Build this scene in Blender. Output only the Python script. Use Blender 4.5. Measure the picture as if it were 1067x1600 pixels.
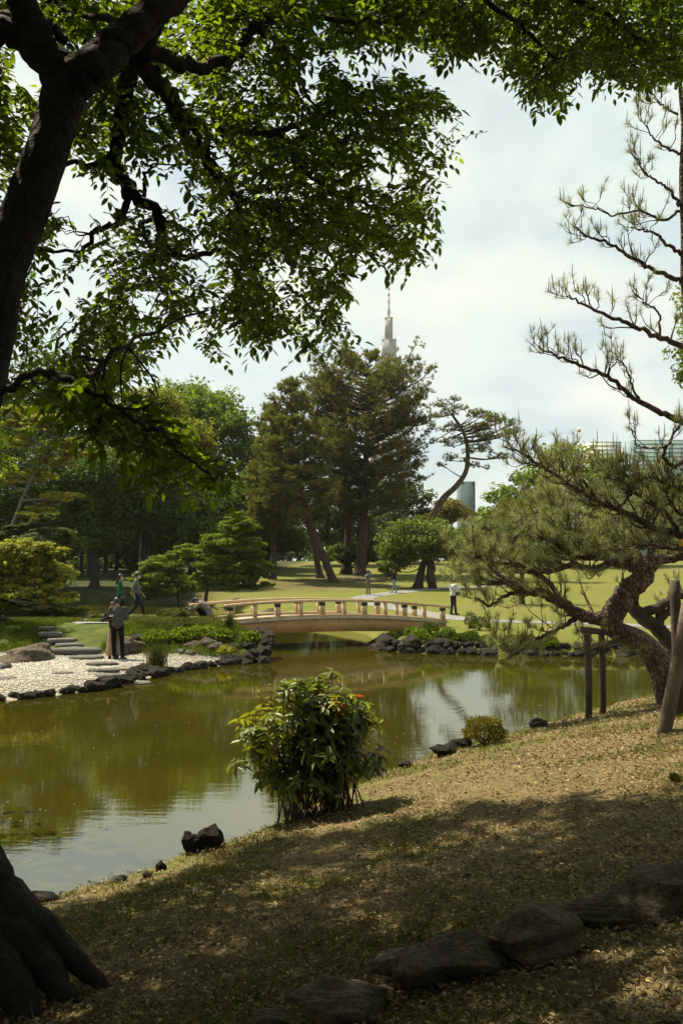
import bpy, bmesh, math, random
import numpy as np
from mathutils import Vector, Matrix, Euler

for o in list(bpy.data.objects):
    bpy.data.objects.remove(o)
SC = bpy.context.scene
COL = SC.collection
random.seed(7)
RNG = np.random.default_rng(7)
R = math.radians

# ------------------------------------------------------------------ camera, sky, sun, exposure
F = 1450.0                       # focal length in photo pixels (photo is 1067 x 1600)
CAMZ = 2.9                       # eye height over the pond surface (z = 0)
TH = math.atan(80 / F)
cam_d = bpy.data.cameras.new('camera')
cam = bpy.data.objects.new('camera', cam_d)
COL.objects.link(cam)
cam.location = (0, 0, CAMZ)
cam.rotation_euler = (R(90) + TH, 0, 0)
cam_d.sensor_fit = 'VERTICAL'
cam_d.sensor_height = 36
cam_d.lens = 36 * F / 1600
cam_d.clip_start = 0.05
cam_d.clip_end = 8000
SC.camera = cam

SUN_EL, SUN_AZ = R(61), R(54)     # azimuth: left of straight ahead
SUN = Vector((-math.sin(SUN_AZ) * math.cos(SUN_EL), math.cos(SUN_AZ) * math.cos(SUN_EL), math.sin(SUN_EL)))
W = bpy.data.worlds.new('World')
SC.world = W
W.use_nodes = True
wn, wl = W.node_tree.nodes, W.node_tree.links
wn.clear()
wout = wn.new('ShaderNodeOutputWorld')
bg = wn.new('ShaderNodeBackground')
sky = wn.new('ShaderNodeTexSky')
sky.sky_type = 'NISHITA'
sky.sun_disc = False
sky.sun_elevation = SUN_EL
sky.sun_rotation = -SUN_AZ
sky.air_density = 1.0
sky.dust_density = 2.0
tc = wn.new('ShaderNodeTexCoord')
mp = wn.new('ShaderNodeMapping')
mp.inputs['Scale'].default_value = (1.0, 1.0, 2.4)
nz = wn.new('ShaderNodeTexNoise')
nz.inputs['Scale'].default_value = 2.6
nz.inputs['Detail'].default_value = 9
nz.inputs['Roughness'].default_value = 0.55
nz.inputs['Distortion'].default_value = 0.35
rp = wn.new('ShaderNodeValToRGB')
rp.color_ramp.elements[0].position = 0.36
rp.color_ramp.elements[0].color = (0.45, 0.45, 0.45, 1)
rp.color_ramp.elements[1].position = 0.56
rp.color_ramp.elements[1].color = (1, 1, 1, 1)
nz2 = wn.new('ShaderNodeTexNoise')
nz2.inputs['Scale'].default_value = 5.0
nz2.inputs['Detail'].default_value = 6
rp2 = wn.new('ShaderNodeValToRGB')
rp2.color_ramp.elements[0].position = 0.3
rp2.color_ramp.elements[0].color = (5.0, 6.0, 5.9, 1)
rp2.color_ramp.elements[1].position = 0.7
rp2.color_ramp.elements[1].color = (6.75, 6.95, 6.2, 1)
mixc = wn.new('ShaderNodeMix')
mixc.data_type = 'RGBA'
wl.new(tc.outputs['Generated'], mp.inputs['Vector'])
wl.new(mp.outputs['Vector'], nz.inputs['Vector'])
wl.new(mp.outputs['Vector'], nz2.inputs['Vector'])
wl.new(nz.outputs['Fac'], rp.inputs['Fac'])
wl.new(nz2.outputs['Fac'], rp2.inputs['Fac'])
wl.new(rp.outputs['Color'], mixc.inputs['Factor'])
wl.new(sky.outputs['Color'], mixc.inputs['A'])
wl.new(rp2.outputs['Color'], mixc.inputs['B'])
wl.new(mixc.outputs['Result'], bg.inputs['Color'])
bg.inputs['Strength'].default_value = 0.06
wl.new(bg.outputs['Background'], wout.inputs['Surface'])

sd = bpy.data.lights.new('sun', 'SUN')
so = bpy.data.objects.new('sun', sd)
COL.objects.link(so)
sd.energy = 5.0
sd.angle = R(0.6)
sd.color = (1.0, 0.91, 0.70)
so.rotation_euler = SUN.to_track_quat('Z', 'Y').to_euler()
so.location = (0, 0, 60)

SC.view_settings.view_transform = 'Standard'
SC.view_settings.look = 'None'
SC.view_settings.exposure = 1.22
SC.view_settings.gamma = 1.0
SC.cycles.use_denoising = True
SC.cycles.max_bounces = 8
SC.cycles.transparent_max_bounces = 8
SC.cycles.volume_bounces = 0

# ------------------------------------------------------------------ helpers
def P(px, py, d):
    """point seen at photo pixel (px, py), d metres ahead of the camera"""
    a, b = (px - 533.5) / F, (800 - py) / F
    y = math.cos(TH) - b * math.sin(TH)
    z = math.sin(TH) + b * math.cos(TH)
    k = d / y
    return Vector((a * k, d, CAMZ + z * k))

def PX(v):
    """photo pixel of a point (used only to lay out what lies outside the frame)"""
    x, y, z = v[0], v[1], v[2] - CAMZ
    f = y * math.cos(TH) + z * math.sin(TH)
    u = -y * math.sin(TH) + z * math.cos(TH)
    return 533.5 + F * x / max(f, .01), 800 - F * u / max(f, .01)

class MB:
    def __init__(s):
        s.v, s.f, s.n = [], [], 0
    def add(s, v, *fs):
        v = np.asarray(v, dtype=np.float64).reshape(-1, 3)
        for f in fs:
            f = np.asarray(f, dtype=np.int64)
            if len(f):
                s.f.append(f + s.n)
        s.v.append(v)
        s.n += len(v)
        return s
    def mesh(s, name, smooth=False, origin=None):
        V = np.concatenate(s.v) if s.v else np.zeros((0, 3))
        if origin is not None:
            V = V - np.asarray(origin)
        me = bpy.data.meshes.new(name)
        me.vertices.add(len(V))
        me.vertices.foreach_set('co', V.astype(np.float32).ravel())
        tot = [len(f) for f in s.f]
        loops = np.concatenate([f.ravel() for f in s.f]).astype(np.int32)
        lens = np.concatenate([np.full(len(f), f.shape[1]) for f in s.f])
        starts = np.concatenate([[0], np.cumsum(lens)[:-1]]).astype(np.int32)
        me.loops.add(len(loops))
        me.loops.foreach_set('vertex_index', loops)
        me.polygons.add(len(lens))
        me.polygons.foreach_set('loop_start', starts)
        if smooth:
            me.polygons.foreach_set('use_smooth', np.ones(len(lens), dtype=bool))
        me.update(calc_edges=True)
        me.validate()
        return me

def link(name, me, mat, parent=None, loc=None):
    o = bpy.data.objects.new(name, me)
    COL.objects.link(o)
    if mat is not None:
        if len(me.materials) == 0:
            me.materials.append(mat)
    if loc is not None:
        o.location = loc
    if parent is not None:
        o.parent = parent
    return o

def part(name, mb, mat, parent, smooth=False, kind=None):
    """mesh in world coordinates, parented to a thing whose empty stands at its base"""
    root = parent
    org = Vector((0, 0, 0))
    while root is not None:
        org += root.location
        root = root.parent
    o = link(name, mb.mesh(name, smooth, org), mat, parent)
    if kind:
        o['kind'] = kind
    return o

def tag(o, label=None, cat=None, group=None, kind=None):
    if label: o['label'] = label
    if cat: o['category'] = cat
    if group: o['group'] = group
    if kind: o['kind'] = kind
    return o

def thing(name, label, cat, loc, group=None):
    o = bpy.data.objects.new(name, None)
    COL.objects.link(o)
    o.location = loc
    o.empty_display_size = 0.2
    return tag(o, label, cat, group)

def norm(a):
    return a / np.maximum(np.linalg.norm(a, axis=-1, keepdims=True), 1e-9)

def tube(pts, rad, n=8, ry=None, up=None):
    """closed tube along pts; rad (and ry) per point"""
    p = np.array([list(q) for q in pts], dtype=float)
    k = len(p)
    rad = np.broadcast_to(np.asarray(rad, dtype=float), (k,))
    ry_ = rad if ry is None else np.broadcast_to(np.asarray(ry, dtype=float), (k,))
    t = norm(np.gradient(p, axis=0))
    u0 = np.array([0, 0, 1.0]) if up is None else np.array(up, dtype=float)
    if up is None and abs(t[0] @ u0) > .9:
        u0 = np.array([1.0, 0, 0])
    ang = np.linspace(0, 2 * np.pi, n, endpoint=False)
    V = []
    x = np.cross(u0, t[0]); x /= max(np.linalg.norm(x), 1e-9)
    for i in range(k):
        if up is not None:
            xx = np.cross(u0, t[i])
            if np.linalg.norm(xx) > 1e-4:
                x = xx / np.linalg.norm(xx)
        x = x - t[i] * (x @ t[i]); x /= max(np.linalg.norm(x), 1e-9)
        y = np.cross(t[i], x)
        V.append(p[i] + rad[i] * np.cos(ang)[:, None] * x + ry_[i] * np.sin(ang)[:, None] * y)
    V = np.concatenate(V + [p[:1], p[-1:]])
    i = np.arange(k - 1)[:, None] * n
    j = np.arange(n)[None]
    j2 = (j + 1) % n
    Q = np.stack([i + j, i + j2, i + n + j2, i + n + j], -1).reshape(-1, 4)
    a, b = k * n, k * n + 1
    j = np.arange(n); j2 = (j + 1) % n
    T = np.concatenate([np.stack([np.full(n, a), j2, j], 1), np.stack([np.full(n, b), (k - 1) * n + j, (k - 1) * n + j2], 1)])
    return V, Q, T

def smooth_line(pts, m=6):
    """Catmull-Rom through points, m steps per span"""
    p = np.array([list(q) for q in pts], dtype=float)
    q = np.concatenate([2 * p[:1] - p[1:2], p, 2 * p[-1:] - p[-2:-1]])
    out = []
    for i in range(1, len(q) - 2):
        t = np.linspace(0, 1, m, endpoint=False)[:, None]
        a, b, c, d = q[i - 1], q[i], q[i + 1], q[i + 2]
        out.append(.5 * (2 * b + (c - a) * t + (2 * a - 5 * b + 4 * c - d) * t ** 2 + (3 * b - a - 3 * c + d) * t ** 3))
    out.append(p[-1:])
    return np.concatenate(out)

def limb(pts, r0, r1, n=8, m=5, wob=0.0, rng=None):
    p = smooth_line(pts, m)
    if wob and rng is not None:
        w = rng.normal(0, wob, p.shape); w[0] = 0; w[-1] = 0
        p = p + w
    s = np.linspace(0, 1, len(p))
    return tube(p, r0 + (r1 - r0) * s, n)

def box(c, sx, sy, sz, rot=0.0, ax=None):
    """box centred on c; rot about z or three axes ax"""
    V = np.array([[x, y, z] for x in (-.5, .5) for y in (-.5, .5) for z in (-.5, .5)]) * [sx, sy, sz]
    if ax is not None:
        V = V @ np.array([list(a) for a in ax])
    elif rot:
        c_, s_ = math.cos(rot), math.sin(rot)
        V = V @ np.array([[c_, s_, 0], [-s_, c_, 0], [0, 0, 1]])
    Fq = np.array([[0, 1, 3, 2], [4, 6, 7, 5], [0, 4, 5, 1], [2, 3, 7, 6], [0, 2, 6, 4], [1, 5, 7, 3]])
    return V + np.array(list(c)), Fq

def rsph(rng, n):
    return norm(rng.normal(size=(n, 3)))

def leaves6(c, d, nrm, L, Wd, fold=.25, droop=0.15):
    """folded pointed leaves, four triangles each"""
    N = len(c)
    L = np.broadcast_to(L, (N,))[:, None]; Wd = np.broadcast_to(Wd, (N,))[:, None]
    d = norm(d); s = norm(np.cross(d, nrm)); nn = np.cross(s, d)
    f = nn * fold * Wd * .5
    v = np.stack([c, c + d * .32 * L + s * Wd * .5 + f, c + d * .68 * L + s * Wd * .40 + f - nn * droop * L * .4,
                  c + d * L - nn * droop * L, c + d * .68 * L - s * Wd * .40 + f - nn * droop * L * .4, c + d * .32 * L - s * Wd * .5 + f], 1)
    b = np.arange(N)[:, None] * 6
    q = np.concatenate([b + [0, 1, 2, 3], b + [0, 3, 4, 5]])
    return v.reshape(-1, 3), q

def leaves4(c, d, nrm, L, Wd, fold=.2):
    N = len(c)
    L = np.broadcast_to(L, (N,))[:, None]; Wd = np.broadcast_to(Wd, (N,))[:, None]
    d = norm(d); s = norm(np.cross(d, nrm)); nn = np.cross(s, d)
    v = np.stack([c - d * L * .5, c + s * Wd * .5 + nn * fold * Wd, c + d * L * .5, c - s * Wd * .5 + nn * fold * Wd], 1)
    b = np.arange(N)[:, None] * 4
    return v.reshape(-1, 3), np.concatenate([b + [0, 1, 2], b + [0, 2, 3]])

def blades(c, d, L, Wd, bend=None):
    """thin pointed blades, one triangle each (two when bent)"""
    N = len(c)
    L = np.broadcast_to(L, (N,))[:, None]; Wd = np.broadcast_to(Wd, (N,))[:, None]
    d = norm(d)
    s = norm(np.cross(d, RNG.normal(size=(N, 3))))
    b = np.arange(N)[:, None]
    if bend is None:
        v = np.stack([c - s * Wd * .5, c + s * Wd * .5, c + d * L], 1)
        return v.reshape(-1, 3), b * 3 + [0, 1, 2]
    v = np.stack([c - s * Wd * .5, c + s * Wd * .5, c + d * L * .6 + s * Wd * .35, c + d * L * .6 - s * Wd * .35, c + d * L + bend], 1)
    return v.reshape(-1, 3), b * 5 + [0, 1, 2, 3], b * 5 + [3, 2, 4]

# ------------------------------------------------------------------ materials
def new_mat(name):
    m = bpy.data.materials.new(name)
    m.use_nodes = True
    n = m.node_tree.nodes
    n.clear()
    out = n.new('ShaderNodeOutputMaterial')
    return m, n, m.node_tree.links, out

def rgb(c):
    return (c[0], c[1], c[2], 1)

ALB = .62                        # paint-box values below were mixed a little bright
def noise_col(n, l, c1, c2, scale, detail=6, lo=.35, hi=.65, coord='Object', rough=.6, alb=True):
    if alb:
        c1, c2 = tuple(v * ALB for v in c1), tuple(v * ALB for v in c2)
    t = n.new('ShaderNodeTexCoord')
    x = n.new('ShaderNodeTexNoise')
    x.inputs['Scale'].default_value = scale
    x.inputs['Detail'].default_value = detail
    x.inputs['Roughness'].default_value = rough
    l.new(t.outputs[coord], x.inputs['Vector'])
    r = n.new('ShaderNodeValToRGB')
    r.color_ramp.elements[0].position = lo; r.color_ramp.elements[0].color = rgb(c1)
    r.color_ramp.elements[1].position = hi; r.color_ramp.elements[1].color = rgb(c2)
    l.new(x.outputs['Fac'], r.inputs['Fac'])
    return r.outputs['Color'], x

def mixcol(n, l, fac, a, b, mode='MIX'):
    m = n.new('ShaderNodeMix'); m.data_type = 'RGBA'; m.blend_type = mode
    for sock, v in (('Factor', fac), ('A', a), ('B', b)):
        if hasattr(v, 'is_linked') or isinstance(v, bpy.types.NodeSocket):
            l.new(v, m.inputs[sock])
        else:
            m.inputs[sock].default_value = v if sock == 'Factor' else rgb(v)
    return m.outputs['Result']

def island_var(n, l, col, lo, hi):
    g = n.new('ShaderNodeNewGeometry')
    mr = n.new('ShaderNodeMapRange')
    mr.inputs['To Min'].default_value = lo; mr.inputs['To Max'].default_value = hi
    l.new(g.outputs['Random Per Island'], mr.inputs['Value'])
    h = n.new('ShaderNodeHueSaturation')
    l.new(mr.outputs['Result'], h.inputs['Value'])
    l.new(col, h.inputs['Color'])
    return h.outputs['Color'], g

def M_surf(name, c1, c2, scale=4, rough=.8, bump=.3, bscale=None, bdist=.02, var=None, spec=.3, coord='Object', vor=False, detail=6):
    m, n, l, out = new_mat(name)
    b = n.new('ShaderNodeBsdfPrincipled')
    col, _ = noise_col(n, l, c1, c2, scale, coord=coord, detail=detail)
    if var:
        col, _ = island_var(n, l, col, *var)
    if vor:
        t = n.new('ShaderNodeTexCoord')
        mpv = n.new('ShaderNodeMapping'); mpv.inputs['Scale'].default_value = (1, 1, .6)
        x = n.new('ShaderNodeTexVoronoi'); x.feature = 'DISTANCE_TO_EDGE'; x.inputs['Scale'].default_value = bscale
        l.new(t.outputs[coord], mpv.inputs['Vector']); l.new(mpv.outputs['Vector'], x.inputs['Vector'])
        rv = n.new('ShaderNodeValToRGB')
        rv.color_ramp.elements[0].position = .02; rv.color_ramp.elements[0].color = (.3, .27, .25, 1)
        rv.color_ramp.elements[1].position = .22; rv.color_ramp.elements[1].color = (1.15, 1.15, 1.15, 1)
        l.new(x.outputs['Distance'], rv.inputs['Fac'])
        col = mixcol(n, l, 1.0, col, rv.outputs['Color'], 'MULTIPLY')
    l.new(col, b.inputs['Base Color'])
    b.inputs['Roughness'].default_value = rough
    b.inputs['Specular IOR Level'].default_value = spec
    if bump:
        t = n.new('ShaderNodeTexCoord')
        if vor:
            x = n.new('ShaderNodeTexVoronoi'); x.feature = 'DISTANCE_TO_EDGE'; o_ = 'Distance'
        else:
            x = n.new('ShaderNodeTexNoise'); x.inputs['Detail'].default_value = 8; o_ = 'Fac'
        x.inputs['Scale'].default_value = bscale or scale * 4
        l.new(t.outputs[coord], x.inputs['Vector'])
        bp = n.new('ShaderNodeBump')
        bp.inputs['Strength'].default_value = bump
        bp.inputs['Distance'].default_value = bdist
        l.new(x.outputs[o_], bp.inputs['Height'])
        l.new(bp.outputs['Normal'], b.inputs['Normal'])
    l.new(b.outputs['BSDF'], out.inputs['Surface'])
    return m

def M_leaf(name, c1, c2, trans, tfac=.4, rough=.6, var=(.7, 1.3), scale=.5, spec=.07, odd=None, odd_share=0.0):
    """leaf: noise between c1 and c2 over the crown, each leaf its own value, light shining through"""
    m, n, l, out = new_mat(name)
    b = n.new('ShaderNodeBsdfPrincipled')
    col, _ = noise_col(n, l, c1, c2, scale, detail=3, lo=.38, hi=.62)
    col, g = island_var(n, l, col, *var)
    if odd:
        w = n.new('ShaderNodeTexWhiteNoise'); w.noise_dimensions = '1D'
        l.new(g.outputs['Random Per Island'], w.inputs['W'])
        c = n.new('ShaderNodeMath'); c.operation = 'LESS_THAN'; c.inputs[1].default_value = odd_share
        l.new(w.outputs['Value'], c.inputs[0])
        col = mixcol(n, l, c.outputs[0], col, odd)
    l.new(col, b.inputs['Base Color'])
    b.inputs['Roughness'].default_value = rough
    b.inputs['Specular IOR Level'].default_value = spec
    t = n.new('ShaderNodeBsdfTranslucent')
    tcol = mixcol(n, l, 1.0, col, trans, 'MULTIPLY')
    l.new(tcol, t.inputs['Color'])
    mx = n.new('ShaderNodeMixShader')
    mx.inputs[0].default_value = tfac
    l.new(b.outputs['BSDF'], mx.inputs[1]); l.new(t.outputs['BSDF'], mx.inputs[2])
    l.new(mx.outputs[0], out.inputs['Surface'])
    return m

def M_plain(name, c, rough=.6, spec=.3, metal=0):
    return M_surf(name, tuple(x * .88 for x in c), tuple(min(1, x * 1.1) for x in c), 9, rough, .1, 60, .003, spec=spec)

# ------------------------------------------------------------------ the lie of the land
NEAR = [(-40, -20), (-12, -8), (-6.5, 0), (-4.6, 4), (-3.4, 6.6), (-2.56, 8.1), (-1.55, 9.24), (-.68, 10.5), (.6, 12.9), (1.67, 14.5),
        (3.67, 16.8), (5.24, 18.7), (7, 20.5), (12, 23), (22, 25), (60, 27)]
FARR = [(60, 36), (30, 33), (16, 30.8), (12, 29.8), (8, 29.2), (5, 29.6), (3.4, 29.9), (2.0, 30.4), (1.2, 32.0), (1.3, 34.5), (1.0, 38),
        (-.8, 43), (-2.2, 46), (-4.0, 51), (-6.5, 58), (-10, 65), (-16, 67), (-30, 66), (-60, 64)]
LEFT = [(-60, 44), (-25, 40.5), (-14, 39.5), (-8, 38.5), (-5, 37), (-3.6, 35), (-2.9, 33), (-2.5, 30), (-2.3, 28.2), (-3.37, 26.6),
        (-4.1, 25.5), (-4.86, 24), (-5.15, 22.4), (-6.2, 20.7), (-7.3, 19.8), (-10, 19.2), (-20, 18), (-40, 16)]
_seg, _cls = [], []
for c, ln in ((0, NEAR), (2, FARR), (1, LEFT)):
    q = smooth_line([(x, y, 0) for x, y in ln], 4)[:, :2]
    wv = np.sin(np.arange(len(q)) * 2.4) * .06 + np.sin(np.arange(len(q)) * 1.1) * .05
    q[:, 1] += wv * (np.abs(q[:, 0]) < 20)
    _seg.append(q); _cls += [c] * len(q)
POLY = np.concatenate(_seg)
_cls = np.array(_cls)
PA, PB = POLY, np.roll(POLY, -1, 0)

def shore(x, y):
    """signed distance to the pond edge (positive on land) and the class of the nearest bank"""
    x = np.asarray(x, float).ravel(); y = np.asarray(y, float).ravel()
    best = np.full(len(x), 1e9); idx = np.zeros(len(x), int); inside = np.zeros(len(x), bool)
    for k in range(len(PA)):
        ax, ay = PA[k]; bx, by = PB[k]
        dx, dy = bx - ax, by - ay
        t = np.clip(((x - ax) * dx + (y - ay) * dy) / max(dx * dx + dy * dy, 1e-9), 0, 1)
        d = (x - ax - t * dx) ** 2 + (y - ay - t * dy) ** 2
        m = d < best
        best[m] = d[m]; idx[m] = k
        cr = ((ay > y) != (by > y)) & (x < (bx - ax) * (y - ay) / (by - ay + 1e-12) + ax)
        inside ^= cr
    s = np.sqrt(best)
    return np.where(inside, -s, s), _cls[idx]

def sst(a, b, x):
    t = np.clip((x - a) / (b - a), 0, 1)
    return t * t * (3 - 2 * t)

def vnoise(x, y, sc, seed=0):
    """cheap smooth value noise"""
    x = np.asarray(x, float) / sc + seed * 17.3; y = np.asarray(y, float) / sc + seed * 9.1
    xi, yi = np.floor(x), np.floor(y)
    fx, fy = x - xi, y - yi
    fx, fy = fx * fx * (3 - 2 * fx), fy * fy * (3 - 2 * fy)
    h = lambda a, b: np.modf(np.abs(np.sin(a * 127.1 + b * 311.7) * 43758.5453))[0]
    return (h(xi, yi) * (1 - fx) + h(xi + 1, yi) * fx) * (1 - fy) + (h(xi, yi + 1) * (1 - fx) + h(xi + 1, yi + 1) * fx) * fy - .5

def HS(x, y):
    shp = np.shape(x)
    x = np.asarray(x, float).ravel(); y = np.asarray(y, float).ravel()
    s, c = shore(x, y)
    near = np.minimum(.04 + .205 * s, 1.32 + .02 * np.minimum(s, 20))
    near = near + vnoise(x, y, 1.3) * .08 * sst(.1, 1.5, s) + vnoise(x, y, .3, 2) * .035 * sst(0, .6, s)
    left = np.minimum(.04 + .12 * np.minimum(s, 1.2) + .68 * sst(26.6, 30.3, y + .12 * (x + 6)), .03 + .9 * s) + vnoise(x, y, 1.1, 3) * .10 * sst(26.5, 28.5, y) * sst(33, 31, y)
    far = .5 + .08 * sst(45, 62, y) + .045 * np.clip(y - 62, 0, 58)
    k = .75 - .5 * sst(5, 3, np.hypot(x - 2.3, y - 33.2))
    right = np.minimum(far, .03 + k * s) + vnoise(x, y, 6, 5) * .08 * sst(1, 5, s)
    z = np.where(c == 0, near, np.where(c == 1, left, right))
    z = np.where(s < 0, np.maximum(-.9, .55 * s + .02), z)
    return z.reshape(shp), s.reshape(shp), c.reshape(shp)

def SG(x, y):
    i = np.clip(np.searchsorted(gx, x), 0, len(gx) - 1); j = np.clip(np.searchsorted(gy, y), 0, len(gy) - 1)
    return float(SS[j, i])

def HG(x, y):
    """height read back from the built ground grid"""
    i = np.clip(np.searchsorted(gx, x) - 1, 0, len(gx) - 2); j = np.clip(np.searchsorted(gy, y) - 1, 0, len(gy) - 2)
    u = np.clip((x - gx[i]) / (gx[i + 1] - gx[i]), 0, 1); v = np.clip((y - gy[j]) / (gy[j + 1] - gy[j]), 0, 1)
    return (ZZ[j, i] * (1 - u) + ZZ[j, i + 1] * u) * (1 - v) + (ZZ[j + 1, i] * (1 - u) + ZZ[j + 1, i + 1] * u) * v

def H(x, y):
    return float(HG(np.array([x]), np.array([y]))[0])

def G(px, py, d0=None, dz=0.0):
    """where the sight line through a photo pixel meets the ground (marched)"""
    dd = np.concatenate([np.arange(2, 40, .02), np.arange(40, 200, .1)])
    q = np.array([list(P(px, py, 1.0))]) - np.array([[0, 0, CAMZ]])
    pts = q * dd[:, None]
    h = HG(pts[:, 0], pts[:, 1]) + dz
    hit = (pts[:, 2] + CAMZ) < np.maximum(h, 0.0 + dz)
    if d0 is not None:
        hit &= dd > d0
    i = int(np.argmax(hit)) if hit.any() else len(dd) - 1
    return Vector((pts[i, 0], pts[i, 1], float(h[i]) - dz))

def axis(parts):
    out = [parts[0][0]]
    for a, b, st in parts:
        k = max(1, int(round((b - a) / st)))
        out += list(np.linspace(a, b, k + 1)[1:])
    return np.array(out)

gx = axis([(-1100, -300, 400), (-300, -60, 20), (-60, -14, 1.2), (-14, -6, .35), (-6, 9, .11), (9, 20, .5), (20, 60, 2), (60, 300, 20), (300, 1100, 400)])
gy = axis([(-200, -40, 40), (-40, -2, 2), (-2, 2, .4), (2, 22, .11), (22, 46, .25), (46, 75, .6), (75, 130, 2.5), (130, 300, 17), (300, 1300, 500)])
XX, YY = np.meshgrid(gx, gy)
ZZ, SS, CC = HS(XX, YY)
nx, ny = len(gx), len(gy)
i = np.arange(ny - 1)[:, None] * nx + np.arange(nx - 1)[None]
Q = np.stack([i, i + 1, i + nx + 1, i + nx], -1).reshape(-1, 4)
g = MB().add(np.stack([XX, YY, ZZ], -1).reshape(-1, 3), Q)
gme = g.mesh('ground', smooth=True)
def attr(me, name, a):
    at = me.attributes.new(name, 'FLOAT', 'POINT')
    at.data.foreach_set('value', np.asarray(a, np.float32).ravel())
attr(gme, 'bank', (CC == 0) * 1.0)
attr(gme, 'lush', (CC == 1) * sst(26.8, 28, YY + .12 * (XX + 6)))
attr(gme, 'beach', (CC == 1) * sst(28.0, 26.8, YY + .12 * (XX + 6)))
# bare earth under the big conifers and in the wood on the left
dirt = sst(10, 0, np.hypot((XX + 6) * .8, YY - 74)) * .9 + sst(-7, -12, XX + (YY - 70) * .02) * sst(58, 64, YY) + sst(6, 1, np.hypot(XX - 1, (YY - 82)))
attr(gme, 'dirt', np.clip(dirt, 0, 1) * (CC == 2))
attr(gme, 'moss_or_shade', sst(-8.5, -11.5, XX - (YY - 66) * .10 + 0 * YY) * sst(56, 62, YY) * (CC == 2))  # left wood floor: dark green plants, with the wood's shade put into the colour
attr(gme, 'grassy', (CC == 0) * sst(2.6, .4, SS))

m, n, l, out = new_mat('ground_cover')
b = n.new('ShaderNodeBsdfPrincipled')
def AT(nm):
    a = n.new('ShaderNodeAttribute'); a.attribute_name = nm
    return a.outputs['Fac']
lawn, _ = noise_col(n, l, (.125, .150, .024), (.205, .205, .042), .35, 8, .3, .7)
lawn2, _ = noise_col(n, l, (.10, .12, .02), (.215, .205, .046), 9, 6, .3, .7)
lawn = mixcol(n, l, .4, lawn, lawn2)
worn, _ = noise_col(n, l, (.13, .115, .045), (.26, .215, .095), 3, 8)
wmask, _ = noise_col(n, l, (0, 0, 0), (.75, .75, .75), .11, 9, .50, .68, alb=False, rough=.65)
lawn = mixcol(n, l, wmask, lawn, worn)
earth, _ = noise_col(n, l, (.075, .05, .026), (.17, .12, .062), 1.4, 8)
lush, _ = noise_col(n, l, (.05, .075, .012), (.12, .14, .025), 2.2, 8)
lit1, nzb = noise_col(n, l, (.045, .030, .013), (.40, .30, .145), 26, 10, .36, .66, rough=.75)
lit2, _ = noise_col(n, l, (.11, .08, .038), (.22, .17, .085), 1.1, 5)
bank = mixcol(n, l, .25, lit1, lit2)
gr1, _ = noise_col(n, l, (.060, .082, .012), (.19, .205, .045), 14, 8)
patch, _ = noise_col(n, l, (0, 0, 0), (1, 1, 1), .9, 7, .46, .62, alb=False)
mth = n.new('ShaderNodeMath'); mth.operation = 'MULTIPLY_ADD'
l.new(AT('grassy'), mth.inputs[0]); mth.inputs[1].default_value = .6; mth.inputs[2].default_value = .28
mul = n.new('ShaderNodeMath'); mul.operation = 'MULTIPLY'
l.new(mth.outputs[0], mul.inputs[0]); l.new(patch, mul.inputs[1])
bank = mixcol(n, l, mul.outputs[0], bank, gr1)
col = mixcol(n, l, AT('dirt'), lawn, earth)
shaded_floor, _ = noise_col(n, l, (.028, .036, .012), (.075, .080, .026), 1.2, 8)  # floor green painted darker to stand in for shade under the crowns
col = mixcol(n, l, AT('moss_or_shade'), col, shaded_floor)
col = mixcol(n, l, AT('lush'), col, lush)
sand, _ = noise_col(n, l, (.46, .42, .34), (.58, .53, .44), 18, 5)
col = mixcol(n, l, AT('beach'), col, sand)
col = mixcol(n, l, AT('bank'), col, bank)
l.new(col, b.inputs['Base Color'])
b.inputs['Roughness'].default_value = .95
b.inputs['Specular IOR Level'].default_value = .1
bp = n.new('ShaderNodeBump'); bp.inputs['Strength'].default_value = .8; bp.inputs['Distance'].default_value = .03
l.new(nzb.outputs['Fac'], bp.inputs['Height']); l.new(bp.outputs['Normal'], b.inputs['Normal'])
l.new(b.outputs['BSDF'], out.inputs['Surface'])
ground = tag(link('ground', gme, m), kind='structure')

# ---- pond water: murky olive, mirror-like at a low angle, faint ripples
m, n, l, out = new_mat('pond_water')
murk, _ = noise_col(n, l, (.036, .033, .003), (.054, .048, .005), .22, 5)
df = n.new('ShaderNodeBsdfDiffuse'); l.new(murk, df.inputs['Color'])
gl = n.new('ShaderNodeBsdfGlossy'); gl.inputs['Roughness'].default_value = .02
gl.inputs['Color'].default_value = (.90, .90, .80, 1)
fr = n.new('ShaderNodeFresnel'); fr.inputs['IOR'].default_value = 3.1
t = n.new('ShaderNodeTexCoord')
mpw = n.new('ShaderNodeMapping'); mpw.inputs['Scale'].default_value = (.55, 1.9, 1)
l.new(t.outputs['Object'], mpw.inputs['Vector'])
w1 = n.new('ShaderNodeTexNoise'); w1.inputs['Scale'].default_value = 2.6; w1.inputs['Detail'].default_value = 4
w2 = n.new('ShaderNodeTexNoise'); w2.inputs['Scale'].default_value = 11; w2.inputs['Detail'].default_value = 2
l.new(mpw.outputs['Vector'], w1.inputs['Vector']); l.new(mpw.outputs['Vector'], w2.inputs['Vector'])
ad = n.new('ShaderNodeMath'); ad.operation = 'MULTIPLY_ADD'; ad.inputs[1].default_value = .22
l.new(w2.outputs['Fac'], ad.inputs[0]); l.new(w1.outputs['Fac'], ad.inputs[2])
bp = n.new('ShaderNodeBump'); bp.inputs['Strength'].default_value = .055; bp.inputs['Distance'].default_value = .02
l.new(ad.outputs[0], bp.inputs['Height'])
l.new(bp.outputs['Normal'], gl.inputs['Normal']); l.new(bp.outputs['Normal'], fr.inputs['Normal'])
mx = n.new('ShaderNodeMixShader')
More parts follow.
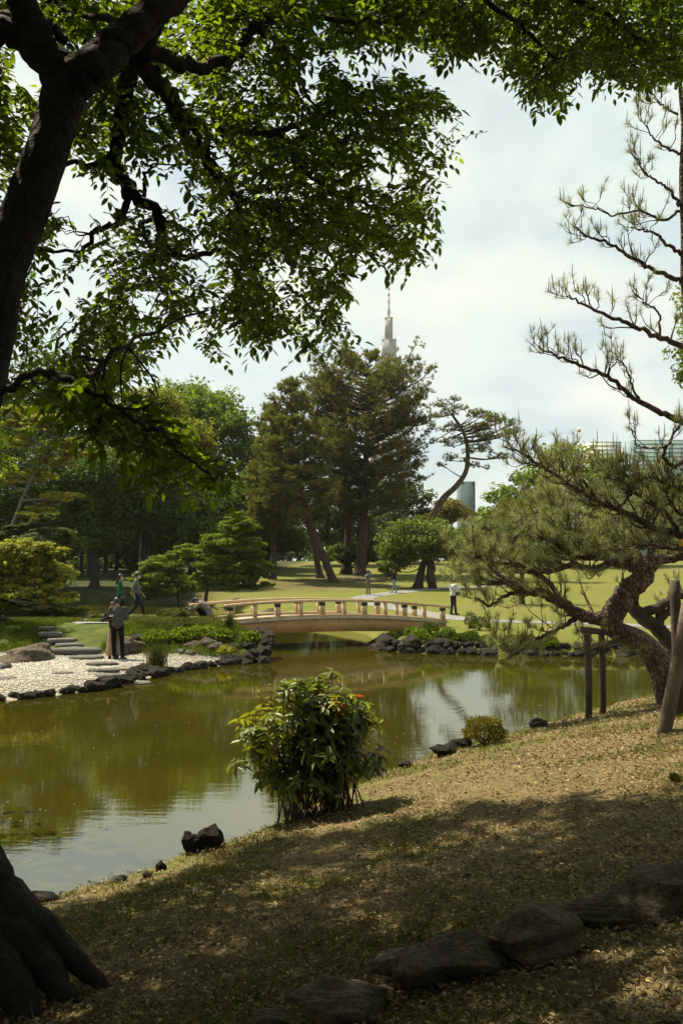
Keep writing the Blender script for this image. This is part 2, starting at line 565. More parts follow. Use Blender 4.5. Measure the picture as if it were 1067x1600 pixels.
l.new(fr.outputs[0], mx.inputs[0]); l.new(df.outputs[0], mx.inputs[1]); l.new(gl.outputs[0], mx.inputs[2])
l.new(mx.outputs[0], out.inputs['Surface'])
w = MB().add([(-90, -45, 0), (90, -45, 0), (90, 90, 0), (-90, 90, 0)], [[0, 1, 2, 3]])
tag(link('water', w.mesh('water'), m), kind='structure')

# ---- paths: laid as thin sheets over the turf
M_path = M_surf('path_gravel', (.20, .20, .19), (.27, .265, .25), 3, .9, .4, 60, .01)
def ribbon(name, pts, wd, lift=.03):
    p = smooth_line([(x, y, 0) for x, y in pts], 10)[:, :2]
    t = norm(np.gradient(p, axis=0)); s = np.stack([-t[:, 1], t[:, 0]], 1)
    wd = wd * (1 + .06 * np.sin(np.arange(len(p)) * 1.7))[:, None]
    cols = []
    for k in np.linspace(-.5, .5, 5):
        q = p + s * wd * k
        cols.append(np.concatenate([q, (HS(q[:, 0], q[:, 1])[0] + lift - .02 * (abs(k) == .5))[:, None]], 1))
    V = np.stack(cols, 1).reshape(-1, 3)
    i = np.arange(len(p) - 1)[:, None] * 5 + np.arange(4)[None]
    Qd = np.stack([i, i + 1, i + 6, i + 5], -1).reshape(-1, 4)
    return tag(link(name, MB().add(V, Qd).mesh(name, True), M_path), kind='structure')
ribbon('path', [G(*q)[:2] for q in [(1300, 990), (1060, 980), (900, 974), (790, 971), (720, 967), (672, 960), (630, 952), (590, 944), (565, 937), (575, 932), (620, 926), (680, 920), (735, 917), (800, 914)]], 1.6)
ribbon('garden_path', [(-30, 36.5), (-18, 35.2), (-11.5, 34.2), (-9.2, 33.0), (-8.2, 31.2)], 1.3)

# ------------------------------------------------------------------ rocks
def rock_mesh(name, seed, sub=3, rough=.28, flat=1.0, fine=.05):
    rg = np.random.default_rng(seed)
    bm = bmesh.new()
    bmesh.ops.create_icosphere(bm, subdivisions=sub, radius=1)
    V = np.array([v.co[:] for v in bm.verts])
    cut = norm(rg.normal(size=(16, 3)))
    off = rg.uniform(.52, .92, 16)
    for c, o_ in zip(cut, off):           # facets
        dd = V @ c
        V = np.where((dd > o_)[:, None], V - c * ((dd - o_) * .85)[:, None], V)
    for k, a in ((1.5, rough * .7), (3.6, rough * .5), (8.0, fine * 1.6), (17.0, fine)):
        ph = rg.uniform(0, 6, (3, 3)); dr = rg.normal(size=(3, 3)) * k
        w_ = sum(np.sin(V @ dr[j] + ph[j][0]) for j in range(3)) / 3
        V = V * (1 + a * w_)[:, None]
    V[:, 2] *= flat
    for v, q in zip(bm.verts, V):
        v.co = q
    me = bpy.data.meshes.new(name)
    bm.to_mesh(me); bm.free()
    me.polygons.foreach_set('use_smooth', np.ones(len(me.polygons), bool))
    return me
def M_rock(name, c1, c2, moss_or_shade=None):
    m, n, l, out = new_mat(name)
    b = n.new('ShaderNodeBsdfPrincipled')
    col, _ = noise_col(n, l, c1, c2, 2.6, 9, .32, .68, rough=.7)
    c2_, _ = noise_col(n, l, (.35, .35, .35), (1.25, 1.25, 1.25), 14, 6, .35, .6, alb=False)
    col = mixcol(n, l, .8, col, c2_, 'MULTIPLY')
    oi = n.new('ShaderNodeObjectInfo')
    mr = n.new('ShaderNodeMapRange'); mr.inputs['To Min'].default_value = .7; mr.inputs['To Max'].default_value = 1.3
    l.new(oi.outputs['Random'], mr.inputs['Value'])
    h = n.new('ShaderNodeHueSaturation'); l.new(mr.outputs[0], h.inputs['Value']); l.new(col, h.inputs['Color'])
    col = h.outputs['Color']
    if moss_or_shade:
        mm, _ = noise_col(n, l, (0, 0, 0), (1, 1, 1), 1.7, 8, .5, .7, alb=False)
        col = mixcol(n, l, mm, col, tuple(v * ALB for v in moss_or_shade))
    l.new(col, b.inputs['Base Color'])
    b.inputs['Roughness'].default_value = .9
    b.inputs['Specular IOR Level'].default_value = .2
    t = n.new('ShaderNodeTexCoord')
    x = n.new('ShaderNodeTexNoise'); x.inputs['Scale'].default_value = 7; x.inputs['Detail'].default_value = 10; x.inputs['Roughness'].default_value = .65
    l.new(t.outputs['Object'], x.inputs['Vector'])
    bp = n.new('ShaderNodeBump'); bp.inputs['Strength'].default_value = 1.0; bp.inputs['Distance'].default_value = .12
    l.new(x.outputs['Fac'], bp.inputs['Height']); l.new(bp.outputs['Normal'], b.inputs['Normal'])
    l.new(b.outputs['BSDF'], out.inputs['Surface'])
    return m
MR_lava = M_rock('lava_rock', (.020, .016, .012), (.075, .060, .045), (.040, .045, .016))
MR_brown = M_rock('brown_rock', (.10, .075, .052), (.21, .165, .115), (.07, .075, .03))
MR_grey = M_rock('grey_rock', (.22, .205, .17), (.42, .39, .33))
MR_fore = M_rock('bank_rock', (.16, .115, .070), (.34, .265, .175), (.12, .115, .05))
ROCKS = [rock_mesh('rock', 100 + k, 4, .42, .9, .06) for k in range(8)]
ROCKS_B = [rock_mesh('rock', 200 + k, 5 if k < 5 else 4, .46, .85, .05) for k in range(6)]
_mesh_mats = {}
def rock(x, y, z, sx, sy, sz, label, mat, group=None, big=False, k=None, rz=None, name='rock'):
    src = (ROCKS_B if big else ROCKS)
    me = src[(k if k is not None else random.randrange(99)) % len(src)]
    key = (me.name, mat.name)
    if key not in _mesh_mats:
        c = me.copy(); c.materials.clear(); c.materials.append(mat); _mesh_mats[key] = c
    o = bpy.data.objects.new(name, _mesh_mats[key]); COL.objects.link(o)
    o.location = (x, y, z); o.scale = (sx, sy, sz)
    o.rotation_euler = (0, 0, random.uniform(0, 6.28) if rz is None else rz)
    return tag(o, label, 'rock', group)

# stones edging the pebble beach
edge = smooth_line([(x, y, 0) for x, y in LEFT[8:16]], 26)[:, :2]
acc = 0
last = edge[0]
for q in edge[1:]:
    acc += np.linalg.norm(q - last); last = q
    if acc > .24:
        acc = 0
        r = random.uniform(.09, .19) * (1.5 if random.random() < .12 else 1)
        if abs(q[1] - 22.9) < .35:
            continue
        rock(q[0] + random.uniform(-.1, .05), q[1] + random.uniform(-.05, .15), .05, r * 1.25, r, r * .95, 'dark lava stone edging the white pebble beach', MR_lava, 'lava stones along the pebble beach')
for (px, py, r) in ((212, 1052, .22), (228, 1047, .25), (240, 1050, .18), (252, 1047, .2), (196, 1060, .17), (160, 1066, .25), (146, 1069, .22), (175, 1063, .2)):
    q = P(px, py, (CAMZ - .12) * F / (py - 880))
    rock(q.x, q.y, .1, r * 1.2, r, r * .95, 'dark lava stone piled below the reed clump on the beach', MR_lava, 'lava stones piled by the reed clump')
# the abutment under the left end of the bridge
for k in range(36):
    px = random.uniform(352, 418); py = random.uniform(986, 1034)
    if (px - 352) / 68 < (py < 985) * .35:
        continue
    zz = max(.05, .80 - (py - 985) / 50 * .8)
    q = P(px, py, (CAMZ - zz) * F / (py - 880))
    r = random.uniform(.13, .28)
    rock(q.x, min(q.y, 30.2) + .1, q.z - .06, r * 1.15, r, r, 'dark rough rock of the left bridge abutment', MR_lava, 'rocks of the left abutment')
# rocks among the plants on the slope
for (px, py, r, mt, lb) in ((322, 1008, .32, MR_brown, 'brown rock half sunk in plants below the hedge'), (338, 1016, .30, MR_brown, 'rounded brown rock beside the left abutment'),
                            (300, 1012, .22, MR_brown, 'small brown rock low on the planted slope'), (285, 1020, .18, MR_grey, 'grey stone at the back edge of the beach'),
                            (298, 1022, .17, MR_grey, 'flat grey stone behind the beach beside brown rocks'), (312, 985, .25, MR_brown, 'mossy rock just under the trimmed hedge'),
                            (218, 1000, .35, MR_lava, 'dark rock in the grass behind the embracing couple'), (330, 990, .24, MR_lava, 'dark rock next to the crouching photographer')):
    q = G(px, py, 22)
    rock(q.x, q.y, q.z + .02, r * 1.2, r, r * .85, lb, mt)
q = G(205, 1020, 22); rock(q.x, q.y + .1, q.z + .12, .62, .4, .40, 'pointed brown boulder just right of the embracing couple', MR_brown, None, True, 1, .4)
q = G(40, 1034, 20); rock(q.x, q.y + .3, q.z + .1, .92, .6, .50, 'large rounded brown boulder at left of the pebble beach', MR_brown, None, True, 2, 1.0)
q = G(5, 1045, 18); rock(q.x, q.y, q.z + .02, .25, .18, .16, 'small grey stone in front of the large brown boulder', MR_grey)
q = G(6, 975, 22); rock(q.x, q.y, q.z + .1, .32, .3, .28, 'dark split boulder on the grass at the left edge', MR_lava, None, True, 3, .2)
q = G(2, 1062, 18); rock(q.x, q.y, q.z, .42, .3, .1, 'flat pale stone in the pebbles at the left edge', MR_grey)
# stepping stones
def slab_mesh(seed):
    rg = np.random.default_rng(seed)
    k = 14
    a = np.linspace(0, 2 * np.pi, k, endpoint=False)
    r = 1 + rg.normal(0, .13, k)
    sq = (np.abs(np.cos(a)) ** 3 + np.abs(np.sin(a)) ** 3) ** (-1 / 3) * r
    ring = lambda s_, z_: np.stack([np.cos(a) * sq * s_, np.sin(a) * sq * s_, np.full(k, z_) + rg.normal(0, .03, k)], 1)
    V = np.concatenate([ring(.97, -1), ring(1.0, -.1), ring(.97, .75), ring(.86, 1.0), [[0, 0, 1.03]]])
    i = np.arange(3)[:, None] * k; j = np.arange(k)[None]; j2 = (j + 1) % k
    Qd = np.stack([i + j, i + j2, i + k + j2, i + k + j], -1).reshape(-1, 4)
    j = np.arange(k)
    return MB().add(V, Qd, np.stack([3 * k + j, 3 * k + (j + 1) % k, np.full(k, 4 * k)], 1)).mesh('stepping_stone')
for (px, py, wpx, dep, h, lb) in ((72, 985, 26, .35, .16, 'highest stepping stone at the end of the grey path'), (78, 994, 40, .4, .16, 'grey stepping stone below the highest step'),
                              (96, 1004, 42, .4, .17, 'stepping stone third down from the grey path'), (108, 1012, 46, .4, .17, 'long stone step in the grass above the beach'),
                              (120, 1020, 70, .55, .2, 'broad flat slab where the steps reach the pebbles'), (140, 1030, 52, .45, .13, 'slab just left of the embracing couple'),
                              (160, 1040, 50, .4, .12, 'dark edged slab under the embracing couple'), (160, 1050, 52, .4, .10, 'narrow slab in front of the embracing couple'),
                              (168, 1058, 40, .4, .10, 'low slab near the pond in front of the couple'), (190, 1046, 46, .5, .07, 'pale slab right of the couple on the pebbles'),
                              (208, 1068, 52, .55, .09, 'wet pale slab at the edge of the pond'), (98, 1053, 34, .3, .06, 'isolated flat stone among the pebbles')):
    q = G(px, py, 18)
    me = slab_mesh(px * 7 + py)
    o = link('stepping_stone', me, MR_grey, None, (q.x, q.y, q.z + h * .35))
    o.scale = (wpx * q.y / F * .47, dep * .56, h * .40)
    o.rotation_euler = (0, 0, random.uniform(-.12, .12))
    tag(o, lb, 'stepping stone', 'stepping stones down to the pond')
# rock wall along the far right bank and the right abutment
wall = smooth_line([(x, y, 0) for x, y in FARR[2:10]], 30)[:, :2]
acc = 0; last = wall[0]
for q in wall[1:]:
    acc += np.linalg.norm(q - last); last = q
    if acc > .30 and q[0] < 13:
        acc = 0
        nearb = q[0] < 4.5
        under = 0.3 < q[0] < 3.2 and q[1] > 31
        for lv in range(1 if under else 2):
            r = random.uniform(.14, .34)
            rock(q[0] + random.uniform(-.1, .1), q[1] + .12 + .2 * lv + random.uniform(-.1, .1), .03 + lv * .24 - (.08 if under else 0), r * 1.2, r, r * (.7 if under else .9),
                 ('dark rock at the waterline of the right abutment', 'dark rock topping the right abutment beside the bridge')[lv] if nearb else ('dark rock at the waterline of the far bank wall', 'dark rock topping the low far bank wall below the lawn')[lv], MR_lava,
                 'rocks of the right abutment' if nearb else 'rocks of the far bank wall')
for (px, py, r) in ((425, 955, .5), (440, 952, .45), (452, 957, .4), (412, 958, .4)):
    q = P(px, py, (CAMZ - .35) * F / (py - 880))
    rock(q.x, q.y, .12, r * 1.2, r, r * .8, 'grey-brown rock on the bank behind the bridge', MR_brown, 'rocks behind the bridge')
# near shore stones
def grock(px, py, sx, sy, sz, label, mt, k, rz=0, sink=.25, big=True, d0=2.5):
    q = G(px, py, d0)
    return rock(q.x, q.y, q.z + sz * (1 - sink) * .6, sx, sy, sz, label, mt, None, big, k, rz)
grock(325, 1328, .18, .14, .20, 'dark craggy rock standing at the water edge', MR_lava, 0, .3)
grock(297, 1334, .11, .09, .15, 'dark rock leaning on the craggy rock by the water', MR_lava, 4, 1)
grock(252, 1360, .06, .06, .07, 'small dark stone at the shore left of the craggy rock', MR_lava, 3)
grock(232, 1371, .06, .05, .04, 'little tan stone on the shore grass', MR_brown, 1)
grock(186, 1378, .07, .06, .05, 'low grey stone at the shore near the tree', MR_grey, 2)
grock(72, 1408, .15, .12, .06, 'flat brown rock at the water beside the big trunk', MR_brown, 5)
grock(422, 1283, .11, .08, .05, 'low brown stone by the water left of the shrub', MR_brown, 0)
grock(382, 1301, .06, .05, .03, 'tiny stone at the shore between craggy rock and shrub', MR_brown, 3)
grock(842, 1137, .26, .18, .13, 'grey-brown rock at the shore right of the golden shrub', MR_brown, 1, .5)
grock(717, 1170, .20, .14, .14, 'dark rock at the shore under the golden shrub', MR_lava, 2)
grock(695, 1180, .2, .14, .10, 'low dark rock left of the golden shrub at the water', MR_lava, 4)
grock(632, 1200, .12, .1, .08, 'small dark stone at the shore behind the leafy shrub', MR_lava, 0)
grock(585, 1214, .12, .1, .08, 'small brown stone just right of the leafy shrub', MR_brown, 5)
# big stones at the camera's feet
grock(690, 1528, .40, .24, .17, 'long dark boulder at the bottom between two other boulders', MR_fore, 0, .35, .35)
grock(850, 1486, .30, .24, .17, 'largest rounded boulder in the foreground, catching some light', MR_fore, 1, .2, .3)
grock(938, 1442, .27, .17, .11, 'low boulder right of the largest rounded boulder', MR_fore, 3, 2.9, .4)
grock(1040, 1420, .30, .2, .19, 'boulder at the right edge of the foreground', MR_fore, 2, .3, .3)
grock(545, 1588, .25, .17, .12, 'dark boulder cut by the bottom edge, left of the long boulder', MR_fore, 4, .2, .4)
grock(430, 1604, .12, .10, .06, 'low dark stone at the bottom edge', MR_fore, 5, .2, .4)

# ------------------------------------------------------------------ buildings far off
M_conc = M_surf('tower_concrete', (.50, .495, .465), (.55, .54, .51), .05, .8, 0)
M_glassd = M_plain('tower_window', (.42, .425, .41), .5, .4)
M_white = M_plain('white_cladding', (.72, .74, .73), .6)
M_teal = M_plain('teal_glass', (.26, .37, .39), .8, .1)
M_red = M_plain('red_paint', (.62, .22, .15), .6)
M_mast = M_plain('white_paint', (.72, .70, .68), .6)
def prism(px0, px1, py0, py1, d, dep, taper=0):
    a, b_ = P(px0, py1, d), P(px1, py0, d)
    return box(((a.x + b_.x) / 2, d + dep / 2, (a.z + b_.z) / 2), b_.x - a.x, dep, b_.z - a.z)
D = 950
tw = thing('tower', 'tall grey stepped skyscraper with a red and white mast above the pines', 'tower', P(607, 876, D))
tiers = [(578, 640, 604, 884, 46), (591, 626, 562, 604, 30), (597, 619, 530, 562, 22), (601.6, 613.4, 496, 530, 14)]
for a, b_, y0, y1, dep in tiers:
    o = part('tier', MB().add(*prism(a, b_, y0, y1, D, dep)), M_conc, tw)
    k = 7 if b_ - a < 40 else 12
    for j in range(k):      # recessed-looking window bands, proud of the wall
        c = a + (b_ - a) * (j + .5) / k
        part('window_strip', MB().add(*prism(c - (b_ - a) * .16 / k, c + (b_ - a) * .16 / k, y0 + 3, y1 - 1, D - .6, .8)), M_glassd, o)
    part('cornice', MB().add(*prism(a - .5, b_ + .5, y0 - .7, y0 + .9, D - 1, dep + 2)), M_conc, o)
for px in (598.5, 617.8):
    part('rooftop_aerial', MB().add(*prism(px - .2, px + .2, 523, 530, D + 4, .4)), M_conc, tw)
mast = part('mast', MB().add(*tube([P(607.3, 497, D + 6), P(607.3, 489, D + 6), P(607.3, 470, D + 6), P(607.3, 447, D + 6)], [1.3, 1.2, .85, .55], 8)), M_mast, tw)
for y0, y1 in ((449, 453), (458, 462.5), (468.5, 472.5), (480, 484)):
    part('red_band', MB().add(*tube([P(607.3, y0, D + 6), P(607.3, y1, D + 6)], [.95, 1.15], 8)), M_red, mast)
for py, r in ((489, 2.2), (486, 1.9), (492, 1.6)):
    part('mast_platform', MB().add(*tube([P(607.3, py, D + 6), P(607.3, py - 1.2, D + 6)], [r, r], 12)), M_conc, tw)

M_slate = M_plain('slate_glass', (.12, .165, .18), .95, .05)
M_band = M_plain('pale_glazing', (.64, .68, .68), .8, .1)
M_bandt = M_plain('light_teal_glass', (.31, .42, .44), .8, .1)
def block(label, px0, px1, py0, d, mat, bands, name='office_building', bmat=None):
    t = thing(name, label, 'building', P((px0 + px1) / 2, 876, d))
    w_ = part('wall', MB().add(*prism(px0, px1, py0, 884, d, 12)), mat, t)
    part('roof_edge', MB().add(*prism(px0 - .3, px1 + .3, py0 - 1.0, py0 + .4, d - .5, 13)), M_conc, t)
    for j in range(bands):
        y = py0 + 4 + j * 6.5
        part('window_band', MB().add(*prism(px0 + .6, px1 - .6, y, y + 3.2, d - .35, .5)), bmat or M_band, t)
    return t
block('pale modern building with flat roof behind the right-hand trees', 922, 970, 691, 420, M_white, 9)
block('narrow white building beside the glassy one', 972, 986, 701, 440, M_white, 8, bmat=M_glassd)
block('wide teal glass building at the right edge behind the pine', 989, 1140, 688, 400, M_teal, 10, bmat=M_bandt)
block('small blue-grey building seen past the leaning pine', 721, 742, 753, 330, M_slate, 0)
cr = thing('aerial_mast', 'thin red and white aerial rising behind the right-hand trees', 'mast', P(904, 876, 520))
part('pole', MB().add(*tube([P(904, 876, 520), P(904, 668, 520)], [.7, .35], 6)), M_mast, cr)
part('red_band', MB().add(*tube([P(904, 675, 520), P(904, 671, 520)], [1.0, 1.0], 6)), M_red, cr)

# ------------------------------------------------------------------ the bridge
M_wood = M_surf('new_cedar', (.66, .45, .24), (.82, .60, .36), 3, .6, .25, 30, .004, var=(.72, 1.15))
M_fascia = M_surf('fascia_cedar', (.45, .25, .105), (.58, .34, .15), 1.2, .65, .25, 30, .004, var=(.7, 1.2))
M_deck = M_surf('deck_boards', (.50, .42, .32), (.62, .54, .43), 3, .7, .2, 30, .004, var=(.85, 1.1))
M_black = M_plain('black_metal', (.018, .016, .015), .45, .4)
BA = Vector((-3.45, 31.0, 0)); BB = Vector((3.88, 35.3, 0))
bl = (BB - BA).length; bu = (BB - BA).normalized(); bv = Vector((-bu.y, bu.x, 0)); BW = 1.85
def deck_z(u):
    t = u / bl
    return .93 * (1 - t) ** 2 + 2 * 1.175 * t * (1 - t) + .67 * t * t
def under_z(u):
    t = u / bl
    return .50 * (1 - t) ** 2 + 2 * .60 * t * (1 - t) + .25 * t * t
def bp_(u, v, z=0.0):
    return Vector((BA.x, BA.y, 0)) + bu * u + bv * v + Vector((0, 0, deck_z(u) + z))
br = thing('footbridge', 'low arched footbridge of fresh orange timber over the pond', 'bridge', (BA.x, BA.y, 0))
nseg = 40
us = np.linspace(-.5, bl + .1, nseg)
def beam(v, z, w_, h, u0=-.5, u1=None, mat=M_wood, name='rail', parent=br):
    u_ = np.linspace(u0, bl + .1 if u1 is None else u1, nseg)
    V = []
    for u in u_:
        for dv, dz in ((-w_ / 2, -h / 2), (w_ / 2, -h / 2), (w_ / 2, h / 2), (-w_ / 2, h / 2)):
            V.append(list(bp_(u, v + dv, z + dz)))
    i = np.arange(nseg - 1)[:, None] * 4; j = np.arange(4)[None]; j2 = (j + 1) % 4
    Qd = np.stack([i + j, i + j2, i + 4 + j2, i + 4 + j], -1).reshape(-1, 4)
    return part(name, MB().add(V, Qd, [[3, 2, 1, 0], [4 * nseg - 4, 4 * nseg - 3, 4 * nseg - 2, 4 * nseg - 1]]), mat, parent)
beam(0, .59, .135, .095, -.45, bl + .25, name='handrail')
beam(BW, .59, .135, .095, -.95, bl + .25, name='handrail')
beam(0, .075, .10, .09, name='kerb_beam'); beam(BW, .075, .10, .09, name='kerb_beam')
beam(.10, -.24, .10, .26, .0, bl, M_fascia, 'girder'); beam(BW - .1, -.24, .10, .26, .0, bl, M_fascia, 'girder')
for v in (0, BW):
    for k in range(-1, 5):
        u = 1.476 + 1.736 * k
        for du, main in ((0, True), (-.84, False)):
            uu = u + du
            if uu < -.5:
                continue
            c = bp_(uu, v)
            hh = .548 if main else .548
            w_ = .155 if main else .115
            o = part('post', MB().add(*box((c.x, c.y, c.z + .12 + (hh - .12) / 2 - .005), w_, w_, hh - .13, math.atan2(bu.y, bu.x))), M_wood, br)
            if main:
                part('post_cap', MB().add(*box((c.x, c.y, c.z + .475), w_ + .012, w_ + .012, .115, math.atan2(bu.y, bu.x))), M_black, o)
u = -.45
while u < bl + .05:                # deck boards, laid across
    c = bp_(u + .07, BW / 2, .012); s_ = deck_z(u + .14) - deck_z(u)
    bx = (bu * .14 + Vector((0, 0, s_))).normalized()
    part('deck_board', MB().add(*box(c, .132, BW + .2, .035, ax=(bx, bv, bx.cross(bv)))), M_deck, br)
    u += .145
u = .0
while u < bl:                      # upright facing boards on both sides
    for v in (-.055, BW + .055):
        c = bp_(u + .045, v); zt = deck_z(u) - .035; zb = under_z(u)
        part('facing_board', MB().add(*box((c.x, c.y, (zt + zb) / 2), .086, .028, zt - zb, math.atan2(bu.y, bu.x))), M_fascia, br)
    u += .092
for v in (-.075, BW + .075):       # trim over the facing boards
    beam(v, -.02, .05, .05, -.02, bl + .02, M_deck, 'edge_trim')

# ------------------------------------------------------------------ ground stuff
M_pebble = M_surf('white_pebble', (.56, .51, .42), (.70, .65, .55), 6, .7, 0, var=(.86, 1.1))
M_gravel = M_surf('bank_gravel', (.13, .11, .08), (.24, .21, .165), 6, .8, 0, var=(.6, 1.3))
bm = bmesh.new(); bmesh.ops.create_icosphere(bm, subdivisions=1, radius=1)
ICV = np.array([v.co[:] for v in bm.verts]); ICF = np.array([[v.index for v in f.verts] for f in bm.faces]); bm.free()
OCV = np.array([(1, 0, .1), (.1, 1, 0), (-1, .1, 0), (0, -1, .1), (.15, .1, 1), (0, 0, -1.0)]); OCF = np.array([(0, 1, 4), (1, 2, 4), (2, 3, 4), (3, 0, 4), (1, 0, 5), (2, 1, 5), (3, 2, 5), (0, 3, 5)])
def pebbles(name, label, mat, x, y, z, r, seed, low=False):
    rg = np.random.default_rng(seed)
    N = len(x)
    bv_, bf_ = (OCV, OCF) if low else (ICV, ICF)
    V = bv_[None] * (1 + rg.normal(0, .14, (N, len(bv_), 1)))
    sc = np.stack([r * rg.uniform(.8, 1.35, N), r * rg.uniform(.7, 1.1, N), r * rg.uniform(.3, .55, N)], 1)
    V = V * sc[:, None]
    a = rg.uniform(0, 6.28, N); c_, s_ = np.cos(a)[:, None], np.sin(a)[:, None]
    V = np.stack([V[..., 0] * c_ - V[..., 1] * s_, V[..., 0] * s_ + V[..., 1] * c_, V[..., 2]], -1)
    V += np.stack([x, y, z], 1)[:, None]
    Fq = (bf_[None] + (np.arange(N) * len(bv_))[:, None, None]).reshape(-1, 3)
    return tag(link(name, MB().add(V.reshape(-1, 3), Fq).mesh(name, True), mat), label, 'pebbles', None, 'stuff')
rg = np.random.default_rng(3)
x = rg.uniform(-13, -2.2, 42000); y = rg.uniform(19, 28.6, 42000)
z, s, c = HS(x, y)
k = (c == 1) & (s > .05) & (y + .12 * (x + 6) < 27.5 + rg.normal(0, .15, len(x)))
x, y, z = x[k], y[k], z[k]
pebbles('pebble_beach', 'white rounded pebbles covering the small beach', M_pebble, x, y, z + .01, rg.uniform(.02, .04, len(x)), 4, True)
x = rg.uniform(-.4, 3.6, 5200); y = rg.uniform(2.6, 5.2, 5200)
z, s, c = HS(x, y)
k = (y < 3.35 + .42 * x + rg.normal(0, .12, len(x)))
x, y, z = x[k], y[k], z[k]
pebbles('gravel', 'brown gravel along the foot of the foreground boulders', M_gravel, x, y, z + .004, rg.uniform(.008, .024, len(x)) , 5)

# fallen leaves on the near bank
M_litter = M_leaf('dry_leaf', (.20, .135, .06), (.56, .44, .25), (1, .9, .6), .15, .75, (.35, 1.5), 30)
def on_bank(N, rg, fn=None):
    """random points on the near bank, denser close to the camera"""
    d = rg.uniform(2.4 ** .5, 22 ** .5, N) ** 2
    px = rg.uniform(-120, 1200, N)
    x = (px - 533.5) / F * d
    z, s, c = HS(x, d)
    k = (c == 0) & (s > .03)
    if fn is not None:
        k &= fn(x, d, s)
    return x[k], d[k], z[k], s[k]
x, y, z, s = on_bank(78000, rg, lambda x, y, s: rg.uniform(size=len(x)) < np.clip(.34 + .25 * s + 1.5 * vnoise(x, y, .5, 8) + 1.0 * vnoise(x, y, 1.6, 28), .16, 1))
N = len(x)
d = rg.normal(size=(N, 3)); d[:, 2] *= .25
nr = rg.normal(size=(N, 3)) * .45; nr[:, 2] += 1
L = rg.uniform(.010, .034, N) * (1 + .06 * y)
tag(link('leaf_litter', MB().add(*leaves6(np.stack([x, y, z + .012 + rg.uniform(0, .015, N)], 1), d, nr, L, L * rg.uniform(.25, .6, N), .5, .2)).mesh('leaf_litter'), M_litter),
    'dry tan leaves scattered over the near bank', 'fallen leaves', None, 'stuff')
M_straw = M_leaf('dry_straw', (.22, .17, .075), (.44, .36, .18), (1, .9, .6), .2, .8, (.5, 1.3), 20)
x, y, z, s = on_bank(22000, rg)
N = len(x); d = rg.normal(size=(N, 3)); d[:, 2] = np.abs(d[:, 2]) * .2
tag(link('dry_straw', MB().add(*blades(np.stack([x, y, z + .008], 1), d, rg.uniform(.05, .14, N), .004 + .0006 * y)).mesh('dry_straw'), M_straw),
    'dry straw and pine needles strewn on the near bank', 'straw', None, 'stuff')
M_grass = M_leaf('grass_blade', (.085, .115, .014), (.20, .215, .035), (1.2, 1.3, .5), .35, .6, (.6, 1.4), 1.5)
def grass(name, label, x, y, z, hgt, wd, seed, lean=.5, mat=None):
    rg = np.random.default_rng(seed); N = len(x)
    d = rg.normal(size=(N, 3)) * lean; d[:, 2] = 1
    bend = rg.normal(size=(N, 3)) * hgt[:, None] * .3; bend[:, 2] = -np.abs(bend[:, 2]) * .5
    return tag(link(name, MB().add(*blades(np.stack([x, y, z - .01], 1), d, hgt, wd, bend)).mesh(name), mat or M_grass), label, 'grass', None, 'stuff')
x, y, z, s = on_bank(150000, rg, lambda x, y, s: rg.uniform(size=len(x)) < np.clip(.9 * np.exp(-s / 1.0) + .08 + 2.6 * (vnoise(x, y, .8, 4) - .12) + 1.2 * vnoise(x, y, .22, 14), .015, 1))
grass('bank_grass', 'short patchy grass on the near bank', x, y, z, rg.uniform(.025, .07, len(x)) * (1 + .03 * y), .004 + .0006 * y, 6)
# lush slope between beach and hedge on the left
x = rg.uniform(-16, -2.4, 60000); y = rg.uniform(26.5, 33, 60000)
z, s, c = HS(x, y)
yb = y + .12 * (x + 6)
k = (c == 1) & (s > .1) & (yb > 27.3) & (yb < 32.5) & (vnoise(x, y, .9, 6) + .35 * vnoise(x, y, .3, 9) > -.22) & ~((x > -9.3) & (x < -7.2) & (yb < 31.5)) & (x < -3.0)
M_lush = M_leaf('slope_grass', (.075, .10, .012), (.16, .19, .025), (1.2, 1.4, .4), .4, .6, (.6, 1.4), .9)
grass('slope_plants', 'bright green grass and low plants on the slope above the beach', x[k], y[k], z[k], rg.uniform(.10, .26, k.sum()), .022, 7, .6, M_lush)
